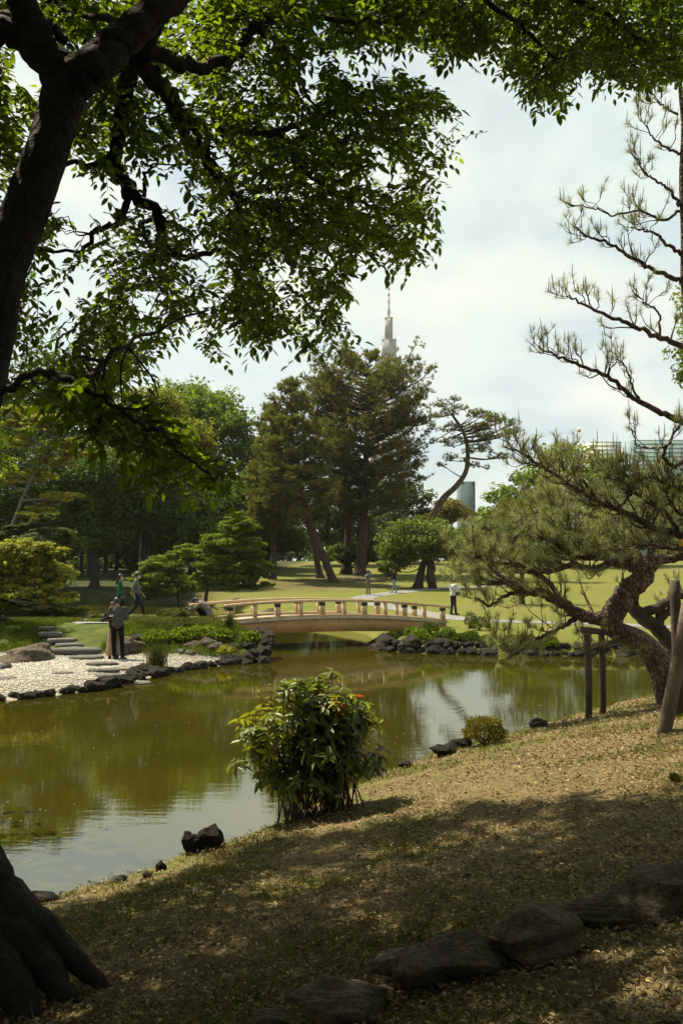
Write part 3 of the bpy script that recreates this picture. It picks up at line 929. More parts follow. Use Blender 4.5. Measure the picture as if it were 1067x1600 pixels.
# trimmed dwarf-bamboo hedge along the top of the slope
M_hedge = M_leaf('dwarf_lily_turf', (.10, .115, .03), (.19, .19, .065), (1.2, 1.3, .6), .3, .6, (.6, 1.4), 2)
def hedge(name, label, path, wd, hgt, N, seed, blade=.14):
    rg = np.random.default_rng(seed)
    p = smooth_line([(a, b_, 0) for a, b_ in path], 12)[:, :2]
    t = rg.uniform(0, len(p) - 1.001, N); i_ = t.astype(int); fr_ = (t - i_)[:, None]
    q = p[i_] * (1 - fr_) + p[i_ + 1] * fr_
    tg = norm(p[i_ + 1] - p[i_]); sd_ = np.stack([-tg[:, 1], tg[:, 0]], 1)
    a = rg.uniform(0, np.pi, N)
    v = np.cos(a) * wd * .5 * rg.uniform(.8, 1.05, N); h = np.sin(a) * hgt * rg.uniform(.75, 1.08, N) * (1 + .3 * vnoise(q[:, 0], q[:, 1], .8, 3))
    q = q + sd_ * v[:, None]
    c_ = np.stack([q[:, 0], q[:, 1], HS(q[:, 0], q[:, 1])[0] + h * .9], 1)
    d = np.stack([sd_[:, 0] * np.cos(a), sd_[:, 1] * np.cos(a), np.sin(a) + .3], 1) + rg.normal(size=(N, 3)) * .5
    bend = np.zeros((N, 3)); bend[:, 2] = -.04
    t_ = thing(name, label, 'hedge', (p[0][0], p[0][1], H(*p[0])))
    part('foliage', MB().add(*blades(c_, d, rg.uniform(.6, 1.2, N) * blade, .022, bend)), M_hedge, t_, kind='stuff')
    V = []
    kk = 9
    aa = np.linspace(0, np.pi, kk)
    for j, qq in enumerate(p):
        tg = norm((p[min(j + 1, len(p) - 1)] - p[max(j - 1, 0)])[None])[0]; s2 = np.array([-tg[1], tg[0]])
        hz = H(*qq)
        for a_ in aa:
            w2 = qq + s2 * math.cos(a_) * wd * .45
            V.append((w2[0], w2[1], hz - .05 + math.sin(a_) * hgt * .9))
    i2 = np.arange(len(p) - 1)[:, None] * kk + np.arange(kk - 1)[None]
    part('stems', MB().add(V, np.stack([i2, i2 + 1, i2 + kk + 1, i2 + kk], -1).reshape(-1, 4)), M_hedge, t_, True)
    return t_
hedge('hedge', 'long low trimmed hedge edging the grass left of the bridge', [G(*q, 22)[:2] for q in ((205, 976), (250, 978), (300, 979), (335, 976))], .8, .26, 6500, 11)
hedge('hedge', 'short clipped mound of hedge just behind the long hedge', [G(*q, 22)[:2] for q in ((255, 966), (268, 965), (284, 966))], .7, .32, 2200, 12)
hedge('hedge', 'low trimmed hedge along the grass at the left edge', [G(*q, 22)[:2] for q in ((-40, 964), (30, 964), (90, 963), (150, 966))], .7, .2, 5000, 13)
# flecks floating on the water
rg = np.random.default_rng(8)
d = rg.uniform(9, 30, 2600); px = rg.uniform(-60, 1050, 2600); x = (px - 533.5) / F * d
s = shore(x, d)[0]
k = (s < -.1) & (rg.uniform(size=len(x)) < np.clip(.35 + 2.2 * vnoise(x, d, 1.6, 12), .03, 1))
x, d = x[k], d[k]; N = len(x)
dr = rg.normal(size=(N, 3)); dr[:, 2] = 0
tag(link('floating_petals', MB().add(*leaves4(np.stack([x, d, np.full(N, .006)], 1), dr, np.tile([0, 0, 1.0], (N, 1)), rg.uniform(.015, .045, N), rg.uniform(.012, .025, N), 0)).mesh('floating_petals'),
    M_leaf('petal', (.45, .42, .32), (.6, .58, .48), (1, 1, 1), .1, .7, (.4, 1.1), 5)), 'pale petals and specks floating on the pond', 'petals', None, 'stuff')

# ------------------------------------------------------------------ trees of the park
MB_dark = M_surf('dark_bark', (.030, .022, .015), (.075, .055, .038), 3, .9, .8, 14, .04)
MB_pine = M_surf('pine_bark', (.085, .058, .040), (.25, .175, .12), 3, .9, 1.0, 15, .06, vor=True)
MB_cone = M_surf('conifer_bark', (.040, .028, .019), (.105, .072, .050), 3, .9, .8, 13, .05)
MB_pale = M_surf('pale_bark', (.13, .11, .085), (.22, .19, .15), 3, .9, .4, 14, .02)
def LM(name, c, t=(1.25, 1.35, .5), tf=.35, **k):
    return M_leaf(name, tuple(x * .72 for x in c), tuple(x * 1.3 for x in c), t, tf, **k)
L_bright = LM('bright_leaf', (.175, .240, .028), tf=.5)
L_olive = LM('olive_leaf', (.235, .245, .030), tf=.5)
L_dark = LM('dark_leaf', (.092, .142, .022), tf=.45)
L_mid = LM('mid_leaf', (.095, .135, .022), tf=.4)
L_maple = LM('maple_leaf', (.165, .225, .026), tf=.5)
L_pale = LM('pale_maple_leaf', (.36, .36, .070), tf=.5)
L_yell = LM('golden_leaf', (.23, .19, .03))
L_grey = LM('grey_green_leaf', (.105, .13, .052), tf=.35)
N_pine = LM('pine_needle', (.20, .195, .052), tf=.35, scale=.25)
N_pineb = LM('pine_needle_brown', (.185, .185, .050), tf=.35, scale=.25)

def puffs(clumps, nl, rg, flat, LL, wr=.6, pr_=(.26, .46), up=.35):
    """leaf cards on many small puffs spread over the clumps"""
    A = np.array([c[3:] for c in clumps]); Wt = (A[:, 0] * A[:, 2]) ** .85; Wt /= Wt.sum()
    C, Dn, Nn = [], [], []
    for c, wgt in zip(clumps, Wt):
        ctr, rad = np.array(c[:3]), np.array(c[3:])
        n_ = max(40, int(nl * wgt)); kp = max(5, int(n_ / 70))
        u = rsph(rg, kp); u[:, 2] = u[:, 2] * .9 + .12
        pc = ctr + u * rad * rg.uniform(.45, .98, (kp, 1))
        pr = rad.mean() * rg.uniform(pr_[0], pr_[1], kp)
        pi = rg.integers(0, kp, n_)
        v = rsph(rg, n_); v[:, 2] += up * rg.uniform(size=n_); v = norm(v)
        rr = (pr[pi] * rg.uniform(.55, 1.12, n_))[:, None]
        sq = np.array([1.25, 1.25, flat])
        C.append(pc[pi] + v * rr * sq)
        nn = norm(v * .8 + rg.normal(size=(n_, 3)) * .55 + [0, 0, .5 + (1 - flat) * .8])
        dd = np.cross(nn, rg.normal(size=(n_, 3))); dd[:, 2] -= .25
        Dn.append(dd); Nn.append(nn)
    C, Dn, Nn = np.concatenate(C), np.concatenate(Dn), np.concatenate(Nn)
    L_ = LL * rg.uniform(.65, 1.35, len(C))
    return C, Dn, Nn, L_

def tree(label, trunk, d, clumps, leaf, bark, LL, nl, r0, name='tree', cat='tree', flat=.75, seed=1, group=None, wr=.6, depth=.8, limbs=True, pr_=(.26, .46), up=.35, base=None):
    rg = np.random.default_rng(seed)
    tp = [P(px, py, d + (q[0] if q else 0)) for px, py, *q in trunk]
    b0 = tp[0]; b0.z = H(b0.x, b0.y) - .1
    t = thing(name, label, cat, (b0.x, b0.y, b0.z + .1), group)
    tb = MB()
    q = smooth_line(tp, 6)
    sft = np.linspace(0, 1, len(q))
    rad = r0 * (1 - .72 * sft); rad[0] *= 1.55; rad[1] *= 1.2
    tb.add(*tube(q, rad, 10))
    cl = []
    if flat < .5:         # thin tiers break up into uneven sprays
        clumps = [(c[0], c[1], c[2] * .9, c[3] * 1.1) for c in clumps] + [(c[0] + rg.normal() * c[2] * .5, c[1] + rg.normal() * c[3] * 1.1, c[2] * rg.uniform(.3, .6), c[3] * rg.uniform(.6, 1.1)) for c in clumps for _ in range(3)]
        nl = int(nl * 1.9)
    for c in clumps:
        px, py, rx, ry = c[:4]
        m_ = d / F
        off = c[4] if len(c) > 4 else rg.normal() * rx * m_ * .45
        p_ = P(px, py, d + off)
        cl.append((p_.x, p_.y, p_.z, rx * m_, rx * m_ * depth, ry * m_))
    part('trunk', tb, bark, t, True)
    if limbs:
        lb = MB()
        for c in cl:
            cc = np.array(c[:3])
            dd = np.linalg.norm(q - cc, axis=1) + np.maximum(0, q[:, 2] - cc[2]) * 2
            i0 = int(np.argmin(dd)); i0 = max(i0, len(q) // 3)
            a = q[i0]; mid = (a + cc) / 2 + [0, 0, -.06 * np.linalg.norm(cc - a)] + rg.normal(0, .08 * np.linalg.norm(cc - a), 3)
            rr = min(r0 * .42, .012 * np.linalg.norm(cc - a) + .03)
            lb.add(*limb([a, mid, cc], rr, rr * .3, 6, 5))
            for _ in range(4):
                e = cc + rsph(rg, 1)[0] * np.array(c[3:]) * .85
                lb.add(*limb([(mid + cc) / 2, (mid + cc + 2 * e) / 4 + rg.normal(0, .1, 3), e], rr * .4, rr * .12, 5, 4))
        part('branches', lb, bark, t, True, kind='stuff')
    C, Dn, Nn, L_ = puffs(cl, nl, rg, flat, LL, wr, pr_, up)
    part('crown', MB().add(*leaves4(C, Dn, Nn, L_, L_ * wr)), leaf, t, kind='stuff')
    return t

# woodland on the left, back to front
tree('tall bright green broadleaf tree rising behind the left wood', [(345, 890), (342, 800), (335, 700), (330, 640)], 104,
     [(330, 640, 45, 38), (285, 622, 50, 32), (368, 690, 42, 42), (325, 715, 60, 48), (392, 715, 32, 44), (290, 690, 40, 40), (400, 780, 40, 48), (350, 660, 46, 40), (300, 650, 50, 40), (350, 770, 50, 40), (262, 650, 40, 40)], L_bright, MB_dark, .42, 24000, .45, seed=21)
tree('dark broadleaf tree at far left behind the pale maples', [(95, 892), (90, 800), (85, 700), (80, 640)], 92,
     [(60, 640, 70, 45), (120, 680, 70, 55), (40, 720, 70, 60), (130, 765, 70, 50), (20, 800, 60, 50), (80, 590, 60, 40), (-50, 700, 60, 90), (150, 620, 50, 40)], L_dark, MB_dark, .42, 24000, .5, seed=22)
tree('broad tree with olive yellow new leaves and a straight dark trunk', [(224, 898), (228, 830), (236, 760), (242, 690), (245, 640)], 74,
     [(240, 640, 50, 34), (205, 672, 55, 44), (285, 690, 46, 46), (302, 742, 36, 36), (235, 730, 60, 36), (190, 730, 44, 36), (260, 760, 50, 22), (315, 700, 22, 30)], L_olive, MB_dark, .30, 27200, .42, seed=23)
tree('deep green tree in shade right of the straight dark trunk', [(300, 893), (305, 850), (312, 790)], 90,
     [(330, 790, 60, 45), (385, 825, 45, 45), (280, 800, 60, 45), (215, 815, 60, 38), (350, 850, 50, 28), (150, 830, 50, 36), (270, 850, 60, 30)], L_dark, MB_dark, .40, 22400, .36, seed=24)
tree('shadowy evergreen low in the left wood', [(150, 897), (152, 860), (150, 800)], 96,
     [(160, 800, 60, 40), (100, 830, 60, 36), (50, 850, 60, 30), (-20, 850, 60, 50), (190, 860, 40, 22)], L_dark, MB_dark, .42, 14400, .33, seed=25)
tree('grey green tree filling the gap behind the slim conifer', [(415, 892), (412, 840), (405, 790)], 98,
     [(420, 800, 40, 40), (390, 780, 36, 44), (440, 850, 40, 26), (370, 850, 40, 26)], L_mid, MB_dark, .40, 12800, .3, seed=26)
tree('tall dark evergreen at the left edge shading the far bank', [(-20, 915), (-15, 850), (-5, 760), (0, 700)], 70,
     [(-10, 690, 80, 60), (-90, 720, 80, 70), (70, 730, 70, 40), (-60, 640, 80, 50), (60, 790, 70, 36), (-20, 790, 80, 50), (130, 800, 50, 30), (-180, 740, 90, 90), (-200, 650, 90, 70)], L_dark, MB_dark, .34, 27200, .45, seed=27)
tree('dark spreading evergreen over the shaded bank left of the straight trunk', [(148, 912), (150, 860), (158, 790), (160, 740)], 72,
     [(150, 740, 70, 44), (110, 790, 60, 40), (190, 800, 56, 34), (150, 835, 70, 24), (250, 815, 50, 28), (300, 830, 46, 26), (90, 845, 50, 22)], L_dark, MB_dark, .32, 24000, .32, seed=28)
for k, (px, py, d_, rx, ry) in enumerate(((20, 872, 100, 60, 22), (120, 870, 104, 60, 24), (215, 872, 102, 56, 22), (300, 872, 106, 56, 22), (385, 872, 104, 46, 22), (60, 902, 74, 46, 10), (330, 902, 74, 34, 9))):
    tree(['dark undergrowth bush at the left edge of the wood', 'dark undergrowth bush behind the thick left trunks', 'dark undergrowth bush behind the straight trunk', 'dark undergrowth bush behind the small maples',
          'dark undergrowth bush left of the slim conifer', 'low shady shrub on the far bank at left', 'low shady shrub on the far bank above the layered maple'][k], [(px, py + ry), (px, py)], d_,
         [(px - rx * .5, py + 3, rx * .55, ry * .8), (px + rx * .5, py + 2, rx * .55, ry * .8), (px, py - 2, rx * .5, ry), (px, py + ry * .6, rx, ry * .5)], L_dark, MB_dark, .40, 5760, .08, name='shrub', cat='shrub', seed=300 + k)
# slim woodland trunks
for k, (px, wp, dd, lean) in enumerate(((128, 6, 90, 4), (142, 9, 86, -3), (165, 7, 92, 2), (182, 6, 95, 5), (258, 5, 88, -4), (276, 7, 92, 3), (322, 6, 94, -2), (410, 6, 90, 3))):
    rg = np.random.default_rng(400 + k)
    b0 = P(px, 890, dd); b0.z = H(b0.x, b0.y)
    t = thing('tree', ['thin dark trunk left of the thick trunk pair in the wood', 'thicker dark trunk deep in the left wood', 'dark slim trunk in the middle of the left wood', 'slim trunk leaning right in the left wood',
              'thin trunk just right of the straight dark trunk', 'dark trunk behind the small maples', 'thin trunk above the maple by the channel', 'thin trunk at the right end of the left wood'][k], 'tree', b0)
    top = P(px + lean, 775, dd)
    part('trunk', MB().add(*limb([b0 - Vector((0, 0, .1)), (b0 + top) / 2 + Vector((rg.normal() * .15, 0, 0)), top], wp * dd / F * .55, wp * dd / F * .3, 8)), MB_dark, t, True)
    C, Dn, Nn, L_ = puffs([(top.x, top.y, top.z + .6, 2.6, 2.6, 1.7), (top.x + rg.normal() * 1.5, top.y, top.z - .7, 2.0, 2.0, 1.0)], 2600, rg, .7, .4)
    part('crown', MB().add(*leaves4(C, Dn, Nn, L_, L_ * .6)), L_dark, t, kind='stuff')
# the maples
tree('slender pale-trunked maple with thin tiers of yellow green leaves', [(22, 905), (18, 850), (28, 800), (52, 745), (85, 695), (100, 665)], 43,
     [(62, 662, 56, 9), (112, 690, 30, 8), (80, 718, 46, 8), (30, 690, 40, 9), (62, 800, 36, 8), (100, 775, 38, 7), (115, 708, 30, 6), (20, 745, 36, 9), (60, 745, 34, 7), (10, 640, 50, 10)], L_pale, MB_pale, .16, 9000, .11, name='maple', flat=.25, seed=31, wr=.75, up=.6)
tree('small blue-green maple overhanging at left below the slender one', [(55, 930), (60, 890), (80, 850)], 40,
     [(85, 832, 36, 10), (60, 850, 46, 12), (100, 850, 26, 9), (20, 840, 40, 12)], L_grey, MB_dark, .15, 5000, .09, name='maple', flat=.3, seed=32, wr=.75)
tree('light yellow green maple spreading low at the left edge', [(-30, 962), (-20, 930), (15, 900), (40, 880)], 35.5,
     [(25, 862, 62, 14), (60, 885, 48, 15), (10, 895, 60, 18), (70, 912, 40, 14), (30, 925, 60, 16), (85, 938, 38, 8), (-40, 880, 60, 40), (120, 952, 26, 5)], L_pale, MB_dark, .14, 14000, .12, name='maple', flat=.35, seed=33, wr=.75, up=.6)
tree('layered green maple leaning over the channel left of the bridge', [(318, 934), (326, 912), (345, 880), (362, 850)], 60,
     [(368, 824, 36, 12), (385, 862, 34, 12), (345, 850, 44, 13), (330, 880, 44, 13), (395, 888, 34, 12), (360, 900, 44, 11), (400, 915, 30, 9), (300, 862, 34, 11), (340, 918, 34, 9)], L_maple, MB_dark, .20, 15000, .14, name='maple', flat=.38, seed=34, wr=.75, up=.6)
tree('small rounded green maple left of the layered one', [(282, 934), (275, 915), (262, 895)], 64,
     [(252, 880, 30, 11), (268, 902, 36, 12), (240, 905, 30, 12), (290, 915, 30, 9), (258, 924, 40, 9), (225, 925, 22, 8)], L_maple, MB_dark, .19, 9000, .11, name='maple', flat=.4, seed=35, wr=.75, up=.6)
# right side, back to front
tree('wide fresh green tree behind the pruned pine on the right', [(868, 884), (866, 830), (868, 770), (870, 730)], 108,
     [(880, 716, 50, 26), (925, 730, 46, 28), (840, 745, 46, 30), (800, 780, 44, 30), (880, 770, 60, 36), (955, 750, 44, 30), (1000, 770, 50, 36), (770, 812, 40, 26), (840, 805, 60, 30), (930, 810, 70, 36), (1040, 790, 50, 40)], L_bright, MB_dark, .42, 19000, .45, seed=41)
tree('shady green tree left of the wide fresh green one', [(745, 884), (746, 860), (748, 830)], 98,
     [(735, 845, 32, 20), (765, 832, 34, 22), (715, 862, 32, 14), (760, 866, 40, 14), (700, 840, 24, 16), (800, 850, 40, 24)], L_mid, MB_dark, .40, 9000, .25, seed=42)
tree('round golden green clipped tree under the leaning pine', [(708, 880), (707, 840), (705, 810)], 102,
     [(706, 795, 30, 15), (692, 808, 22, 12), (722, 806, 24, 12)], L_yell, MB_dark, .30, 5000, .22, seed=43)
tree('blue-green tree just right of the tallest pine', [(628, 884), (622, 840), (618, 800)], 112,
     [(618, 775, 38, 30), (645, 785, 30, 26), (600, 815, 40, 26), (640, 820, 36, 22), (665, 815, 26, 20)], L_grey, MB_dark, .42, 8000, .35, seed=44)
tree('dark green tree filling behind the tallest pine', [(510, 886), (512, 840), (515, 790)], 108,
     [(520, 800, 50, 40), (480, 830, 40, 30), (560, 820, 40, 30), (535, 850, 60, 22)], L_mid, MB_dark, .42, 8000, .3, seed=45)
bt = tree('round glossy bush-like tree with two dark trunks on the lawn', [(652, 908), (660, 885), (668, 862), (668, 845)], 71,
     [(645, 845, 46, 34), (622, 868, 30, 26), (690, 850, 36, 30), (662, 826, 36, 16), (610, 890, 18, 14), (705, 862, 20, 18)], LM('camellia_leaf', (.155, .205, .034), rough=.35), MB_dark, .21, 15000, .36, seed=46, wr=.7)
b1 = P(676, 908, 70.5); b1.z = H(b1.x, b1.y) - .1
part('trunk', MB().add(*limb([b1, P(672, 895, 70.5), P(675, 888, 70.6), P(668, 872, 71)], .36, .26, 9)), MB_dark, bt, True)
tree('dense round green shrub at the foot of the tallest pine', [(540, 893), (540, 880)], 90, [(535, 868, 26, 16), (560, 872, 22, 14), (580, 866, 20, 18)], L_mid, MB_dark, .34, 3000, .1, name='shrub', cat='shrub', seed=47)
tree('sunlit yellow green tree behind the tall pine at the right edge', [(1190, 900), (1170, 700), (1120, 560)], 36,
     [(1085, 480, 42, 46), (1080, 570, 40, 44), (1120, 530, 60, 90), (1140, 640, 70, 60)], L_bright, MB_dark, .16, 7000, .25, seed=48)
tree('sunlit bright tree glimpsed left of the leaning big trunk', [(-90, 950), (-80, 850), (-60, 760)], 31,
     [(-20, 715, 42, 36), (-60, 740, 50, 60), (-10, 770, 22, 20)], L_bright, MB_dark, .15, 4500, .15, seed=49)
# distant wood that closes the view
rg = np.random.default_rng(50)
cl = []
for px in range(-260, 1400, 34):
    d_ = rg.uniform(150, 172)
    top = rg.uniform(800, 836) if not 640 < px < 760 else rg.uniform(845, 856)
    for k in range(4):
        p_ = P(px + rg.normal() * 10, top + 12 + k * 16 + rg.normal() * 4, d_)
        cl.append((p_.x, p_.y, p_.z, 4.0, 3.2, 2.2))
C, Dn, Nn, L_ = puffs(cl, 52000, rg, .9, .85)
tag(link('distant_wood', MB().add(*leaves4(C, Dn, Nn, L_, L_ * .65)).mesh('distant_wood'), L_mid), 'far belt of dark trees closing the lawn', 'wood', None, 'stuff')

# ---- conifers in the middle distance
def tufts(c, ax, m_, ln, wd, rg, spread=.9):
    N = len(c)
    c2 = np.repeat(c, m_, 0); a2 = np.repeat(norm(ax), m_, 0)
    d = norm(a2 + rsph(rg, N * m_) * spread)
    return blades(c2, d, ln * rg.uniform(.7, 1.15, N * m_), wd)

def conifer(label, trunk, d, prof, leaf, r0, nb, seed, tilt=(.1, .5), ln=.34, wd=.06, dens=1.0, top_px=None, t0=.3, per=13, name='pine_tree'):
    """trunk in photo pixels; prof = [(py, half width px left, right)]; boughs all round"""
    rg = np.random.default_rng(seed)
    tp = [P(px, py, d + (q[0] if q else 0)) for px, py, *q in trunk]
    tp[0].z = H(tp[0].x, tp[0].y) - .1
    t = thing(name, label, 'tree', (tp[0].x, tp[0].y, tp[0].z + .1))
    q = smooth_line(tp, 8)
    rad = r0 * (1 - .88 * np.linspace(0, 1, len(q))); rad[0] *= 1.5; rad[1] *= 1.2
    part('trunk', MB().add(*tube(q, rad, 10)), MB_cone, t, True)
    pr = np.array(prof, float)
    bmesh_, C, A = MB(), [], []
    zs = q[:, 2]
    z0 = P(0, pr[-1, 0], d).z; z1 = P(0, pr[0, 0], d).z
    for k in range(nb):
        z = z0 + (z1 - z0) * ((k + rg.uniform()) / nb)
        i0 = int(np.argmin(np.abs(zs - z)))
        a = q[i0].copy(); a[2] = z
        py = PX((a[0], a[1], z))[1]
        az = rg.uniform(0, 2 * np.pi)
        wl_, wr_ = np.interp(py, pr[:, 0], pr[:, 1]), np.interp(py, pr[:, 0], pr[:, 2])
        half = (wr_ if math.cos(az) > 0 else wl_) * d / F
        half *= 1.1
        half = half * abs(math.cos(az)) + (wl_ + wr_) / 2 * d / F * (1 - abs(math.cos(az)))
        ln_b = half * rg.uniform(.7, 1.12)
        if ln_b < .25:
            continue
        ti = rg.uniform(*tilt) * (1 - .3 * (z1 - z) / (z1 - z0))
        hd = np.array([math.cos(az), math.sin(az), 0])
        sfr = np.linspace(0, 1, 7)[:, None]
        pts = a + hd * ln_b * sfr + np.array([0, 0, 1]) * ln_b * (ti * sfr * .4 + ti * .6 * sfr ** 2) + rg.normal(0, .03 * ln_b, (7, 3)) * sfr
        rr = min(.02 * ln_b + .02, r0 * .4)
        bmesh_.add(*tube(pts, rr * (1 - .85 * sfr[:, 0]), 5))
        side = np.array([-hd[1], hd[0], 0])
        ns = max(6, int(ln_b * 7.0 * dens))
        for _ in range(ns):
            s_ = rg.uniform(.22, 1.0) ** .8
            o_ = pts[0] * 0 + np.array([np.interp(s_, sfr[:, 0], pts[:, j]) for j in range(3)])
            lat = rg.normal() * ln_b * .20 * (1.15 - .75 * s_) + rg.normal() * .1
            e = o_ + side * lat + hd * abs(lat) * .6 + np.array([0, 0, abs(lat) * .15 + rg.uniform(0, .25)])
            if rg.uniform() < .35:
                bmesh_.add(*tube([o_, (o_ + e) / 2 + [0, 0, -.03], e], [rr * .3, rr * .22, rr * .12], 4))
            kk = 3
            C.append(e + rg.normal(0, .13, (kk, 3))); ax_ = np.tile(hd * .5 + side * np.sign(lat) * .35 + [0, 0, .75], (kk, 1)); A.append(ax_)
    # leader
    C.append(q[-1] + rg.normal(0, .25, (8, 3))); A.append(np.tile([0, 0, 1.0], (8, 1)))
    part('boughs', bmesh_, MB_cone, t, True, kind='stuff')
    C, A = np.concatenate(C), np.concatenate(A)
    part('crown', MB().add(*tufts(C, A, per, ln, wd, rg)), leaf, t, kind='stuff')
    return t
conifer('tallest pine in the middle, broad and dark with upswept boughs', [(562, 904), (566, 850), (570, 760), (574, 660), (576, 572)], 88,
        [(558, 6, 8), (576, 40, 40), (608, 76, 68), (640, 90, 108), (690, 84, 96), (740, 74, 94), (790, 56, 84), (815, 40, 50)], N_pine, .62, 165, 61, (.25, .85), dens=.95, wd=.055)
conifer('second trunk of the middle pines, standing left against the tallest', [(541, 897), (545, 820), (540, 740), (520, 660), (510, 600)], 91,
        [(590, 8, 8), (620, 40, 30), (680, 46, 40), (740, 50, 40), (800, 40, 30)], N_pine, .5, 70, 62, (.1, .6))
conifer('brownish conifer with a trunk slanting up to the left', [(522, 910), (505, 868), (487, 820), (470, 765), (458, 690), (453, 597)], 78,
        [(597, 5, 5), (625, 26, 24), (670, 40, 40), (720, 50, 48), (775, 60, 50), (815, 50, 36)], N_pineb, .38, 140, 63, (.0, .45))
conifer('slim brownish conifer at the edge of the left wood', [(426, 906), (428, 840), (428, 740), (422, 640)], 82,
        [(636, 4, 5), (670, 22, 24), (720, 34, 34), (780, 42, 40), (830, 40, 36)], N_pineb, .30, 95, 64, (.0, .4))
conifer('thin conifer crossing the slanting trunk', [(500, 905), (492, 860), (480, 800), (495, 700)], 84,
        [(660, 20, 20), (720, 30, 34), (780, 36, 40), (815, 30, 30)], N_pine, .34, 45, 65, (.0, .4))

# leaning pine with an S-shaped trunk and flat tiers
def tier_pine(label, trunk, d, pads, leaf, r0, seed, ln=.26, wd=.05, per=12, dens=1.0, name='pine_tree', bark=None, r1=.3, nb=5):
    rg = np.random.default_rng(seed)
    tp = [P(px, py, d + (q[0] if q else 0)) for px, py, *q in trunk]
    tp[0].z = H(tp[0].x, tp[0].y) - .1
    t = thing(name, label, 'tree', (tp[0].x, tp[0].y, tp[0].z + .1))
    q = smooth_line(tp, 7)
    rad = r0 * (1 - (1 - r1) * np.linspace(0, 1, len(q))); rad[0] *= 1.3
    part('trunk', MB().add(*tube(q, rad, 10)), bark or MB_pine, t, True)
    lb, C, A = MB(), [], []
    m_ = d / F
    for pd in pads:
        px, py, rx, ry = pd[:4]
        c = np.array(P(px, py, d + (pd[4] if len(pd) > 4 else rg.normal() * rx * m_ * .4)))
        dd = np.linalg.norm(q - c, axis=1); i0 = max(int(np.argmin(dd)), len(q) // 4)
        a = q[i0]; rr = max(.02, min(r0 * .4, .02 * np.linalg.norm(c - a) + .025))
        mid = (a + c) / 2 + [0, 0, -.05 * np.linalg.norm(c - a)] + rg.normal(0, .04 * np.linalg.norm(c - a), 3)
        lb.add(*limb([a, mid, c], rr, rr * .4, 6, 5))
        n_ = max(10, int(rx * ry * m_ * m_ * 95 * dens / (ln / .26) ** 2))
        u = rsph(rg, n_) * (rg.uniform(size=(n_, 1)) ** .4); u[:, 2] = np.abs(u[:, 2]) * 1.2 - .35
        e = c + u * [rx * m_, rx * m_ * .8, ry * m_]
        for k in rg.choice(n_, min(n_, nb), False):
            lb.add(*limb([(mid + c) / 2, (c + e[k]) / 2 - [0, 0, .05], e[k]], rr * .4, rr * .12, 4, 4))
        C.append(e); ax_ = u * [.6, .6, .3] + [0, 0, .75]; A.append(ax_)
    part('boughs', lb, bark or MB_pine, t, True, kind='stuff')
    C, A = np.concatenate(C), np.concatenate(A)
    part('crown', MB().add(*tufts(C, A, per, ln, wd, rg)), leaf, t, kind='stuff')
    return t
tier_pine('pine with an S-shaped leaning trunk and flat tiers of needles', [(672, 890), (675, 820), (690, 782), (712, 760), (728, 735), (730, 700), (722, 672), (706, 648)], 82,
          [(712, 640, 26, 10.4), (689, 632, 18, 11.0), (709, 624, 11, 9.1), (690, 650, 16, 7.8), (706, 647, 12, 5.7), (681, 651, 10, 7.1), (745, 648, 21, 9.1), (756, 648, 11, 9.5), (746, 644, 14, 6.8), (775, 655, 27, 10.4), (767, 652, 12, 10.7), (779, 660, 20, 10.7), (800, 662, 16, 7.8), (793, 675, 10, 7.4), (808, 674, 10, 8.3), (745, 668, 24, 10.4), (757, 664, 13, 7.9), (749, 670, 13, 9.6), (700, 672, 21, 9.1), (723, 672, 11, 7.4), (707, 665, 11, 8.0), (760, 683, 26, 10.4), (758, 681, 19, 7.3), (760, 669, 11, 10.4), (715, 690, 21, 10.4), (701, 697, 9, 7.4), (731, 706, 10, 10.2), (690, 690, 10, 7.8), (706, 684, 5, 6.5), (678, 689, 5, 7.6), (745, 700, 21, 10.4), (754, 686, 9, 11.0), (757, 704, 13, 10.9), (705, 715, 14, 9.1), (692, 727, 9, 7.4), (702, 719, 7, 6.8), (775, 715, 16, 10.4), (760, 692, 8, 7.4), (790, 714, 9, 8.1), (740, 728, 13, 7.8), (725, 722, 7, 6.7), (760, 732, 6, 6.9)],
          N_pineb, .36, 71, wd=.045, ln=.28, dens=1.15)
tier_pine('dome-clipped yellowish pine on the lawn behind the bridge end', [(815, 950), (814, 910), (818, 860), (815, 815)], 54,
          [(812, 792, 46, 16), (790, 806, 30, 14), (838, 806, 30, 14), (812, 812, 56, 12), (775, 838, 26, 12), (850, 840, 30, 12), (812, 840, 50, 12), (790, 868, 50, 18), (840, 872, 50, 18), (810, 893, 60, 12)],
          LM('clipped_pine_needle', (.20, .165, .04), tf=.25, scale=.6), .20, 72, ln=.17, wd=.028, per=14, dens=.9)

